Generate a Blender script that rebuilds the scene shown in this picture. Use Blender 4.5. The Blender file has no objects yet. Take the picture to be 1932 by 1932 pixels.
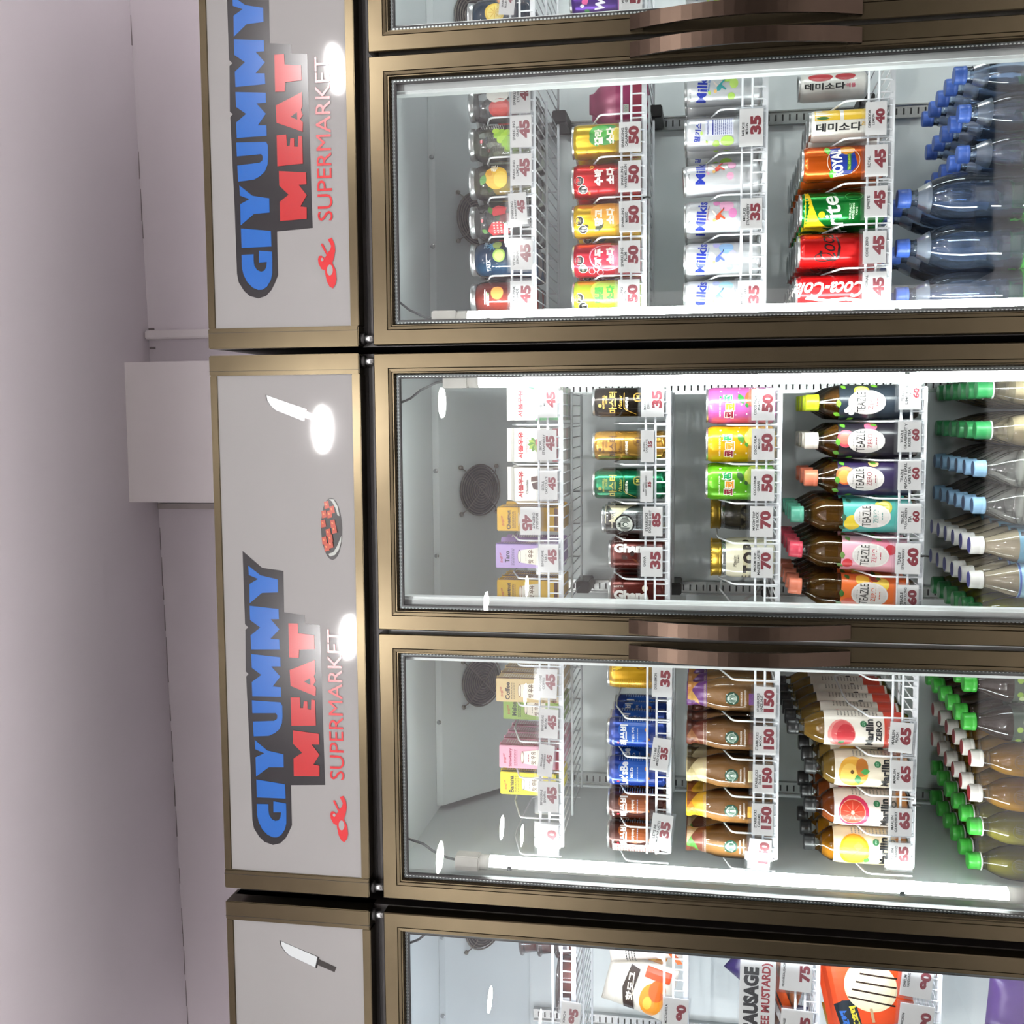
import bpy, bmesh, math, random
from mathutils import Vector, Matrix
R = math.radians
random.seed(7)
scene = bpy.context.scene
COL = scene.collection

# ---------------------------------------------------------------- camera (the photograph was taken with the phone turned on its side)
cam_d = bpy.data.cameras.new('camera')
cam_d.sensor_width = 36
cam_d.lens = 36 * 2100 / 1932
cam_d.clip_start = 0.05
cam = bpy.data.objects.new('camera', cam_d)
COL.objects.link(cam)
pi_, ro_, ya_ = R(9.964), R(0.4502), R(-5.0201)
fw = Vector((math.sin(ya_) * math.cos(pi_), math.cos(ya_) * math.cos(pi_), math.sin(pi_)))
ri0 = Vector((math.cos(ya_), -math.sin(ya_), 0))
up0 = ri0.cross(fw)
ri = math.cos(ro_) * ri0 + math.sin(ro_) * up0
up = -math.sin(ro_) * ri0 + math.cos(ro_) * up0
M = Matrix((-up, ri, -fw)).transposed().to_4x4()
M.translation = Vector((0, -1.78825, 1.2))
cam.matrix_world = M
scene.camera = cam

# ---------------------------------------------------------------- world, exposure
w = bpy.data.worlds.new('world'); scene.world = w
w.use_nodes = True
w.node_tree.nodes['Background'].inputs[0].default_value = (0.9, 0.88, 0.92, 1)
w.node_tree.nodes['Background'].inputs[1].default_value = 0.03
vs = scene.view_settings
vs.view_transform = 'Standard'; vs.look = 'None'; vs.gamma = 1.0; vs.exposure = -0.15
vs.use_curve_mapping = False
cy = scene.cycles
cy.max_bounces = 8; cy.diffuse_bounces = 6; cy.glossy_bounces = 4; cy.transmission_bounces = 6; cy.transparent_max_bounces = 24
cy.caustics_reflective = False; cy.caustics_refractive = False
cy.sample_clamp_indirect = 6.0
TUBE_POWER = 56.0       # fluorescent tubes inside the fridges
LAMP_POWER = 850.0       # recessed ceiling lamps

# ---------------------------------------------------------------- materials
MATS = {}
def lin(c):
    return tuple(x / 12.92 if x <= 0.04045 else ((x + 0.055) / 1.055) ** 2.4 for x in c)
def hexc(h):
    return lin(tuple(int(h[i:i + 2], 16) / 255 for i in (0, 2, 4)))
def mat(h, rough=0.45, metal=0.0, noise=0.06, scale=40, bump=0.0, coat=0.0, stretch=None):
    """principled material whose colour wavers a little with a noise texture"""
    key = (h, rough, metal, noise, scale, bump, coat, stretch)
    if key in MATS: return MATS[key]
    m = bpy.data.materials.new('m_' + h); m.use_nodes = True
    nt = m.node_tree; b = nt.nodes['Principled BSDF']
    c = hexc(h)
    b.inputs['Base Color'].default_value = (*c, 1)
    b.inputs['Roughness'].default_value = rough
    b.inputs['Metallic'].default_value = metal
    if coat: b.inputs['Coat Weight'].default_value = coat
    if noise or bump:
        tc = nt.nodes.new('ShaderNodeTexCoord'); no = nt.nodes.new('ShaderNodeTexNoise')
        no.inputs['Scale'].default_value = scale; no.inputs['Detail'].default_value = 4
        src = tc.outputs['Object']
        if stretch:
            mp = nt.nodes.new('ShaderNodeMapping'); mp.inputs['Scale'].default_value = stretch
            nt.links.new(src, mp.inputs['Vector']); src = mp.outputs['Vector']
        nt.links.new(src, no.inputs['Vector'])
        if noise:
            rp = nt.nodes.new('ShaderNodeValToRGB')
            rp.color_ramp.elements[0].position = 0.3; rp.color_ramp.elements[1].position = 0.7
            rp.color_ramp.elements[0].color = (*[x * (1 - noise) for x in c], 1)
            rp.color_ramp.elements[1].color = (*[min(1, x * (1 + noise)) for x in c], 1)
            nt.links.new(no.outputs['Fac'], rp.inputs['Fac']); nt.links.new(rp.outputs['Color'], b.inputs['Base Color'])
        if bump:
            bp = nt.nodes.new('ShaderNodeBump'); bp.inputs['Strength'].default_value = bump; bp.inputs['Distance'].default_value = 0.002
            nt.links.new(no.outputs['Fac'], bp.inputs['Height']); nt.links.new(bp.outputs['Normal'], b.inputs['Normal'])
    MATS[key] = m
    return m
def ink(h): return mat(h, 0.4, 0.0, 0.0)
def emit(name, c, s, one_sided=False):
    m = bpy.data.materials.new(name); m.use_nodes = True; nt = m.node_tree
    nt.nodes.remove(nt.nodes['Principled BSDF'])
    e = nt.nodes.new('ShaderNodeEmission'); e.inputs[0].default_value = (*c, 1); e.inputs[1].default_value = s
    nt.links.new(e.outputs[0], nt.nodes['Material Output'].inputs[0])
    return m
def clear(name, tint, ior=1.45, rough=0.03, haze=0.0, hazecol=(0.9, 0.9, 0.9), power=1.0):
    """thin clear sheet: see-through, with a Fresnel shine and, if asked, some milky or coloured body"""
    key = ('clear', name)
    if key in MATS: return MATS[key]
    m = bpy.data.materials.new(name); m.use_nodes = True; nt = m.node_tree
    nt.nodes.remove(nt.nodes['Principled BSDF'])
    t = nt.nodes.new('ShaderNodeBsdfTransparent'); t.inputs[0].default_value = (*tint, 1)
    g = nt.nodes.new('ShaderNodeBsdfGlossy'); g.inputs['Roughness'].default_value = rough
    f = nt.nodes.new('ShaderNodeFresnel'); f.inputs['IOR'].default_value = ior
    mx = nt.nodes.new('ShaderNodeMixShader')
    base = t.outputs[0]
    if haze:
        d = nt.nodes.new('ShaderNodeBsdfDiffuse'); d.inputs[0].default_value = (*hazecol, 1)
        tr = nt.nodes.new('ShaderNodeBsdfTranslucent'); tr.inputs[0].default_value = (*hazecol, 1)
        md = nt.nodes.new('ShaderNodeMixShader'); md.inputs[0].default_value = 0.4
        nt.links.new(d.outputs[0], md.inputs[1]); nt.links.new(tr.outputs[0], md.inputs[2])
        m2 = nt.nodes.new('ShaderNodeMixShader'); m2.inputs[0].default_value = haze
        nt.links.new(base, m2.inputs[1]); nt.links.new(md.outputs[0], m2.inputs[2]); base = m2.outputs[0]
    nt.links.new(f.outputs[0], mx.inputs[0]); nt.links.new(base, mx.inputs[1]); nt.links.new(g.outputs[0], mx.inputs[2])
    nt.links.new(mx.outputs[0], nt.nodes['Material Output'].inputs[0])
    MATS[key] = m
    return m
def drink(h, density=0.6):
    c = hexc(h)
    t = tuple(min(0.985, (x ** 0.5) * 1.05 + 0.03) for x in c)
    return clear('drink_%s_%s' % (h, density), t, 1.2, 0.1, density, c)

BRONZE = mat('4f4737', 0.27, 0.95, 0.05, 30, stretch=(1, 1, 1))
BRONZE_D = mat('352b24', 0.3, 0.95, 0.06, 30)
BLACK = mat('0d0c0c', 0.5)
LINER = mat('dde3e4', 0.38, 0.0, 0.03, 6)
STEEL = mat('b9bcbc', 0.25, 0.9, 0.05)
ALU = mat('d2d4d4', 0.28, 0.9, 0.03)
WIRE = mat('e9ebef', 0.3, 0.0, 0.02)
CARD = mat('f0eeec', 0.6, 0.0, 0.02)
RED_INK = ink('8f1a2c'); BLACK_INK = ink('141213')
GLASS = clear('door_glass', (0.955, 0.97, 0.965), 1.5, 0.0)
PLASTIC = clear('clear_plastic', (0.97, 0.975, 0.98), 1.35, 0.08, 0.03, (0.85, 0.86, 0.9))
PET = clear('clear_bottle', (0.982, 0.985, 0.988), 1.5, 0.04)
PET_BLUE = clear('bluish_bottle', (0.76, 0.85, 0.97), 1.6, 0.05, 0.06, (0.45, 0.6, 0.9))
FROST = clear('frosted_bottle', (0.8, 0.85, 0.93), 1.4, 0.3, 0.32, (0.55, 0.62, 0.75))

# ---------------------------------------------------------------- mesh building
class MB:
    """collects geometry, then links it as ONE mesh object"""
    def __init__(s): s.v = []; s.f = []; s.m = []; s.mats = []; s.smooth = []
    def mi(s, m):
        if m not in s.mats: s.mats.append(m)
        return s.mats.index(m)
    def add(s, vs, fs, m, smooth=False):
        o = len(s.v); s.v += [tuple(p) for p in vs]; k = s.mi(m)
        for f in fs: s.f.append([o + i for i in f]); s.m.append(k); s.smooth.append(smooth)
        return s
    def box(s, x0, x1, y0, y1, z0, z1, m, bev=0.0):
        if bev <= 0:
            v = [(x, y, z) for x in (x0, x1) for y in (y0, y1) for z in (z0, z1)]
            f = [(0, 1, 3, 2), (4, 6, 7, 5), (0, 4, 5, 1), (2, 3, 7, 6), (0, 2, 6, 4), (1, 5, 7, 3)]
            return s.add(v, f, m)
        b = bmesh.new()
        bmesh.ops.create_cube(b, size=1.0)
        for q in b.verts: q.co = Vector(((x0 + x1) / 2 + q.co.x * (x1 - x0), (y0 + y1) / 2 + q.co.y * (y1 - y0), (z0 + z1) / 2 + q.co.z * (z1 - z0)))
        bmesh.ops.bevel(b, geom=b.edges[:] + b.verts[:], offset=bev, segments=2, affect='EDGES')
        b.verts.index_update()
        s.add([q.co.copy() for q in b.verts], [[q.index for q in f.verts] for f in b.faces], m); b.free(); return s
    def lathe(s, prof, m, n=28, c=(0, 0, 0), close=True, axis='z'):
        """prof: (radius, height) in metres from bottom to top"""
        v = []; f = []
        for r, z in prof:
            for k in range(n):
                a = 2 * math.pi * k / n
                p = (r * math.cos(a), r * math.sin(a), z)
                if axis == 'y': p = (p[0], z, p[1])
                if axis == 'x': p = (z, p[0], p[1])
                v.append((p[0] + c[0], p[1] + c[1], p[2] + c[2]))
        for i in range(len(prof) - 1):
            for k in range(n):
                a, b2 = i * n + k, i * n + (k + 1) % n
                f.append((a, b2, b2 + n, a + n))
        s.add(v, f, m, True)
        if close:
            o = len(s.v) - len(v); k = s.mi(m)
            s.f.append([o + i for i in range(n - 1, -1, -1)]); s.m.append(k); s.smooth.append(False)
            s.f.append([o + (len(prof) - 1) * n + i for i in range(n)]); s.m.append(k); s.smooth.append(False)
        return s
    def tube(s, pts, r, m, n=6, caps=True):
        pts = [Vector(p) for p in pts]
        v = []; f = []
        prev = None
        for i, p in enumerate(pts):
            d = (pts[min(i + 1, len(pts) - 1)] - pts[max(i - 1, 0)]).normalized()
            if prev is None:
                a = Vector((0, 0, 1)) if abs(d.z) < 0.9 else Vector((1, 0, 0))
                u = d.cross(a).normalized()
            else:
                u = (prev - d * prev.dot(d)).normalized()
            prev = u; w2 = d.cross(u)
            for k in range(n):
                a = 2 * math.pi * k / n
                v.append(p + r * (math.cos(a) * u + math.sin(a) * w2))
        for i in range(len(pts) - 1):
            for k in range(n):
                a, b2 = i * n + k, i * n + (k + 1) % n
                f.append((a, b2, b2 + n, a + n))
        if caps:
            f.append(tuple(range(n - 1, -1, -1))); f.append(tuple((len(pts) - 1) * n + k for k in range(n)))
        return s.add(v, f, m, True)
    def build(s, name, parent=None, loc=None, auto=None):
        me = bpy.data.meshes.new(name); me.from_pydata(s.v, [], s.f)
        for m in s.mats: me.materials.append(m)
        me.polygons.foreach_set('material_index', s.m)
        me.polygons.foreach_set('use_smooth', s.smooth)
        me.update()
        o = bpy.data.objects.new(name, me); COL.objects.link(o)
        if parent: o.parent = parent
        if loc: o.location = loc
        return o
def empty(name, loc=(0, 0, 0)):
    o = bpy.data.objects.new(name, None); COL.objects.link(o); o.location = loc; o.empty_display_size = 0.02
    return o
def tag(o, label, cat, group=None):
    o['label'] = label; o['category'] = cat
    if group: o['group'] = group
    return o
def struct(o): o['kind'] = 'structure'; return o
def dup(root, loc, label, rotz=0.0):
    """a copy of a thing with copies of its parts and sub-parts"""
    def cp(o, par):
        c = o.copy(); COL.objects.link(c)
        if par: c.parent = par
        for ch in o.children: cp(ch, c)
        return c
    r = cp(root, None); r.location = loc; r.rotation_euler.z = rotz; r['label'] = label
    return r

# ---------------------------------------------------------------- flat print: lettering and pictures in 2-D (mm), wrapped on cans, bottles, boxes and cards
TXT = {}
def glyphs(s, bold=0.0, shear=0.0):
    k = (s, bold, shear)
    if k not in TXT:
        cu = bpy.data.curves.new('t', 'FONT'); cu.body = s; cu.offset = bold; cu.shear = shear; cu.resolution_u = 3
        ob = bpy.data.objects.new('t', cu); me = ob.to_mesh()
        v = [(q.co.x, q.co.y) for q in me.vertices]; f = [list(p.vertices) for p in me.polygons]
        ob.to_mesh_clear(); bpy.data.objects.remove(ob); bpy.data.curves.remove(cu)
        xs = [p[0] for p in v]; ys = [p[1] for p in v]
        x0, x1, y0, y1 = min(xs), max(xs), min(ys), max(ys)
        TXT[k] = ([(p[0] - (x0 + x1) / 2, p[1] - (y0 + y1) / 2) for p in v], f, x1 - x0, y1 - y0)
    return TXT[k]
class Print:
    def __init__(s): s.layers = []
    def poly(s, h, pts):
        s.layers.append((h, list(pts), [list(range(len(pts)))])); return s
    def rect(s, h, x0, x1, z0, z1): return s.poly(h, [(x0, z0), (x1, z0), (x1, z1), (x0, z1)])
    def ell(s, h, cx, cz, rx, rz=None, rot=0, n=18):
        rz = rz or rx; c, q = math.cos(R(rot)), math.sin(R(rot)); p = []
        for k in range(n):
            a = 2 * math.pi * k / n; x, y = rx * math.cos(a), rz * math.sin(a)
            p.append((cx + x * c - y * q, cz + x * q + y * c))
        return s.poly(h, p)
    def ring(s, h, cx, cz, rx, rz, t, n=24):
        v = []; f = []
        for k in range(n):
            a = 2 * math.pi * k / n
            v += [(cx + rx * math.cos(a), cz + rz * math.sin(a)), (cx + (rx - t) * math.cos(a), cz + (rz - t) * math.sin(a))]
        for k in range(n):
            j = (k + 1) % n; f.append([2 * k, 2 * j, 2 * j + 1, 2 * k + 1])
        s.layers.append((h, v, f)); return s
    def leaf(s, h, x, z, l, wd, rot):
        c, q = math.cos(R(rot)), math.sin(R(rot)); p = []
        for i in range(7): t = i / 6; p.append((t * l, wd * math.sin(math.pi * t)))
        for i in range(1, 6): t = 1 - i / 6; p.append((t * l, -wd * math.sin(math.pi * t)))
        return s.poly(h, [(x + a * c - b * q, z + a * q + b * c) for a, b in p])
    def text(s, h, t, cx, cz, hh, w=None, rot=0, bold=0.02, shear=0.0):
        """hh: height of the drawn letters in mm, w: width in mm (None keeps the proportions)"""
        v, f, tw, th = glyphs(t, bold, shear)
        k = hh / th; kx = w / tw if w else k
        c, q = math.cos(R(rot)), math.sin(R(rot))
        s.layers.append((h, [(cx + x * kx * c - y * k * q, cz + x * kx * q + y * k * c) for x, y in v], f)); return s
    def lines(s, h, x0, x1, z0, z1, n, frac=0.35):
        """rows of fine print too small to read: thin bars"""
        v = []; f = []
        for i in range(n):
            z = z0 + (z1 - z0) * (i + 0.5) / n; t = (z1 - z0) / n * frac / 2; x = x0
            while x < x1 - 0.5:
                e = min(x1, x + random.uniform(2, 5)); o = len(v)
                v += [(x, z - t), (e, z - t), (e, z + t), (x, z + t)]; f.append([o, o + 1, o + 2, o + 3]); x = e + 0.9
        s.layers.append((h, v, f)); return s
    def build(s, name, parent, fn, xstep=6.0, zstep=None, eps=0.25, rough=0.35, metal=0.0):
        """fn(x, z, lift) -> point in metres"""
        mb = MB()
        for i, (h, v, f) in enumerate(s.layers):
            b = bmesh.new()
            vv = [b.verts.new((p[0], p[1], 0)) for p in v]
            for q in f:
                try: b.faces.new([vv[k] for k in q])
                except ValueError: pass
            if len(f) == 1 and len(f[0]) > 4: bmesh.ops.triangulate(b, faces=b.faces[:])
            for ax, st in ((0, xstep), (1, zstep)):
                if not st: continue
                lo = min(p[ax] for p in v); hi = max(p[ax] for p in v)
                k = math.ceil(lo / st + 1e-6)
                while k * st < hi - 1e-6:
                    co = [0, 0, 0]; no = [0, 0, 0]; co[ax] = k * st; no[ax] = 1
                    bmesh.ops.bisect_plane(b, geom=b.verts[:] + b.edges[:] + b.faces[:], plane_co=co, plane_no=no); k += 1
            bmesh.ops.triangulate(b, faces=[q for q in b.faces if len(q.verts) > 4])
            b.verts.index_update()
            m = mat(h, rough, metal, 0.0) if isinstance(h, str) else h
            e = eps + 0.09 * i
            mb.add([fn(q.co.x, q.co.y, e) for q in b.verts], [[q.index for q in g.verts] for g in b.faces], m); b.free()
        return mb.build(name, parent)
def on_cyl(prof, rnom=None):
    """prof in mm; wraps x as arc length round the front (-y) side"""
    rn = rnom or max(r for r, z in prof)
    def fn(x, z, e):
        r = prof[0][0]
        for (r0, z0), (r1, z1) in zip(prof, prof[1:]):
            if z0 <= z <= z1: r = r0 + (r1 - r0) * ((z - z0) / (z1 - z0) if z1 > z0 else 0); break
            if z > z1: r = r1
        a = x / rn; r += e
        return (r * math.sin(a) / 1000, -r * math.cos(a) / 1000, z / 1000)
    return fn
def on_front(y): return lambda x, z, e: (x / 1000, y - e / 1000, z / 1000)

# ---- measured data: sign artwork (mm), shelf lanes (m), price cards (shelf, x, z, width, height, words, price, tilt)
SIGN={'blue':[[(108.4,206.4),(92.0,184.5),(85.5,153.5),(63.2,153.5),(61.6,183.0),(43.0,205.9),(76.6,205.3),(85.8,189.3),(92.2,206.1)],[(38.8,206.0),(34.2,153.7),(16.7,153.4),(16.3,168.3),(-1.0,152.9),(-17.7,169.7),(-18.8,153.7),(-36.0,153.2),(-37.6,205.3),(-13.0,205.8),(1.3,187.7),(13.9,205.8)],[(-45.7,205.7),(-49.8,152.6),(-65.8,152.6),(-66.3,169.4),(-83.5,153.5),(-101.3,167.9),(-102.2,153.0),(-119.1,153.0),(-120.1,205.6),(-94.9,205.9),(-81.8,188.1),(-69.8,205.2)],[(-127.3,206.5),(-128.8,154.3),(-134.5,151.2),(-153.9,151.4),(-165.6,152.7),(-176.4,157.6),(-183.6,166.2),(-189.0,177.4),(-191.1,205.1),(-164.8,205.9),(-161.9,166.6),(-158.2,161.5),(-152.3,160.7),(-148.2,163.2),(-149.9,206.3)],[(-197.2,203.3),(-215.2,180.6),(-220.5,151.2),(-243.6,151.5),(-244.9,178.9),(-262.7,202.8),(-228.1,202.7),(-220.4,186.4),(-213.9,202.9)],[(-267.8,202.5),(-273.8,149.8),(-299.3,149.5),(-299.9,202.3)],[(-311.5,202.7),(-310.9,181.2),(-320.8,181.5),(-329.9,180.4),(-337.3,175.8),(-340.2,169.0),(-338.6,163.2),(-333.3,159.7),(-324.3,158.3),(-325.3,172.5),(-305.3,171.9),(-307.8,148.8),(-321.9,148.6),(-343.5,149.2),(-354.3,152.0),(-365.0,159.1),(-369.8,167.0),(-370.0,174.8),(-366.1,184.4),(-356.8,193.9),(-343.9,200.3),(-331.1,202.9)]],'red':[[(9.9,136.1),(10.0,119.3),(-6.8,118.7),(-9.5,90.6),(-33.6,90.2),(-35.0,117.9),(-49.8,119.2),(-49.3,136.3)],[(-52.3,89.9),(-74.6,89.8),(-80.5,92.3),(-89.0,89.5),(-95.8,93.9),(-100.5,89.4),(-115.8,90.2),(-99.2,135.0),(-71.4,136.0)],[(-119.5,135.5),(-118.8,118.6),(-137.1,118.0),(-136.9,113.1),(-125.3,111.8),(-125.1,105.2),(-138.9,105.2),(-139.5,99.2),(-121.9,98.2),(-122.6,91.3),(-166.9,91.0),(-169.3,135.4)],[(-177.1,133.1),(-181.3,85.7),(-200.4,85.6),(-200.7,99.3),(-218.2,85.5),(-235.9,97.0),(-237.7,86.2),(-256.4,86.6),(-258.4,133.0),(-227.0,132.9),(-216.0,117.1),(-200.6,133.0)]],'black':[[(133.9,216.2),(105.0,181.2),(100.3,143.1),(28.8,143.6),(24.5,107.1),(10.3,106.9),(7.9,80.0),(-271.4,76.9),(-275.0,139.2),(-346.5,139.2),(-359.9,145.4),(-370.6,151.5),(-380.3,161.4),(-384.2,175.2),(-379.6,190.6),(-371.1,200.2),(-356.3,209.5),(-341.7,212.0),(-240.3,212.8),(-85.6,216.1),(-81.0,211.6),(-76.9,216.5),(-3.2,214.9),(0.8,209.6),(6.4,215.4)]],'hole':[[(-90.7,110.3),(-84.1,99.3),(-96.0,99.2)]],'emblem':[[(-297.7,62.9),(-297.5,59.4),(-313.2,52.2),(-308.0,47.3),(-301.9,45.3),(-291.0,50.8),(-288.5,44.1),(-298.5,39.6),(-309.2,38.5),(-321.6,41.0),(-329.6,44.0),(-341.3,38.6),(-355.7,37.0),(-364.6,39.1),(-371.1,44.0),(-367.9,49.6),(-358.8,54.2),(-346.2,56.7),(-341.7,57.0),(-338.8,63.2),(-329.7,67.8),(-322.5,68.6),(-317.6,66.6),(-317.0,62.7),(-320.2,58.4),(-322.0,58.1),(-316.8,53.6),(-300.4,62.4)]],'embhole':[[(-341.2,43.3),(-345.1,43.9),(-348.1,45.4),(-349.8,47.5),(-349.7,49.8),(-348.0,51.8),(-344.8,53.2),(-340.9,53.6),(-337.1,53.0),(-334.0,51.5),(-332.3,49.4),(-332.4,47.1),(-334.1,45.1),(-337.3,43.8)],[(-323.7,58.9),(-325.5,59.4),(-326.6,60.7),(-326.5,62.2),(-325.4,63.4),(-323.6,63.8),(-321.8,63.3),(-320.8,62.1),(-320.8,60.5),(-321.9,59.3)]],'blade':[[(400.3,167.4),(375.4,94.5),(354.9,99.4),(373.9,150.6),(381.4,159.2),(390.6,165.6)]],'grip':[[(371.8,95.5),(359.7,63.6),(350.1,67.3),(360.9,98.0)]],'plate':[[(174.4,36.5),(160.7,37.0),(147.8,38.7),(136.7,41.6),(128.1,45.4),(122.6,49.9),(120.5,54.8),(122.1,59.7),(127.3,64.3),(135.6,68.3),(146.5,71.4),(159.2,73.4),(172.9,74.2),(186.7,73.6),(199.5,71.8),(210.6,68.9),(219.1,65.1),(224.6,60.6),(226.5,55.7),(224.9,50.9),(219.8,46.3),(211.5,42.3),(200.7,39.2),(188.1,37.2)]],'platerim':[[(223.9,58.9),(223.9,51.0),(212.3,44.3),(195.6,40.9),(196.4,44.3),(208.9,47.9),(219.7,53.7)],[(130.7,62.2),(134.2,53.0),(145.2,45.8),(162.1,38.4),(152.0,39.0),(138.5,43.3),(129.2,50.5),(126.2,59.3)]],'steak':[[(219.5,67.8),(221.2,60.1),(209.1,58.3),(207.1,66.7)],[(211.2,58.4),(212.9,50.7),(200.9,48.9),(198.8,57.3)],[(203.5,72.6),(205.2,64.9),(193.2,63.0),(191.1,71.5)],[(203.6,63.0),(205.3,55.3),(193.3,53.4),(191.2,61.9)],[(187.6,74.2),(189.3,66.4),(177.3,64.6),(175.2,73.1)],[(187.7,57.2),(189.5,49.5),(177.4,47.7),(175.3,56.1)],[(172.5,65.4),(174.3,57.7),(162.2,55.9),(160.1,64.3)],[(177.7,54.8),(179.4,47.1),(167.4,45.3),(165.3,53.7)],[(159.0,72.7),(160.8,65.0),(148.7,63.2),(146.6,71.6)],[(162.5,62.2),(164.3,54.4),(152.2,52.6),(150.1,61.0)],[(147.3,68.6),(149.1,60.9),(137.0,59.1),(134.8,67.5)],[(152.4,61.5),(154.2,53.8),(142.1,52.0),(140.0,60.4)]]}
LANES={'C1': [0.515, 0.45, 0.382, 0.314, 0.246], 'C2': [0.499, 0.429, 0.363, 0.295, 0.229], 'C3': [0.496, 0.427, 0.36, 0.295, 0.229], 'C4': [0.5, 0.437, 0.37, 0.306, 0.235], 'R1': [-0.016, -0.085, -0.152, -0.217, -0.284], 'R2': [-0.015, -0.085, -0.151, -0.216, -0.282], 'R3': [-0.018, -0.082, -0.149, -0.215, -0.287], 'R4': [-0.008, -0.074, -0.137, -0.205, -0.275], 'L1': [-0.439, -0.508, -0.576, -0.642, -0.714, -0.782], 'L2': [-0.454, -0.527, -0.595, -0.659, -0.727, -0.782], 'L3': [-0.452, -0.523, -0.59, -0.655, -0.723, -0.78], 'L4': [-0.444, -0.509, -0.574, -0.641, -0.713, -0.773]}
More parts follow.
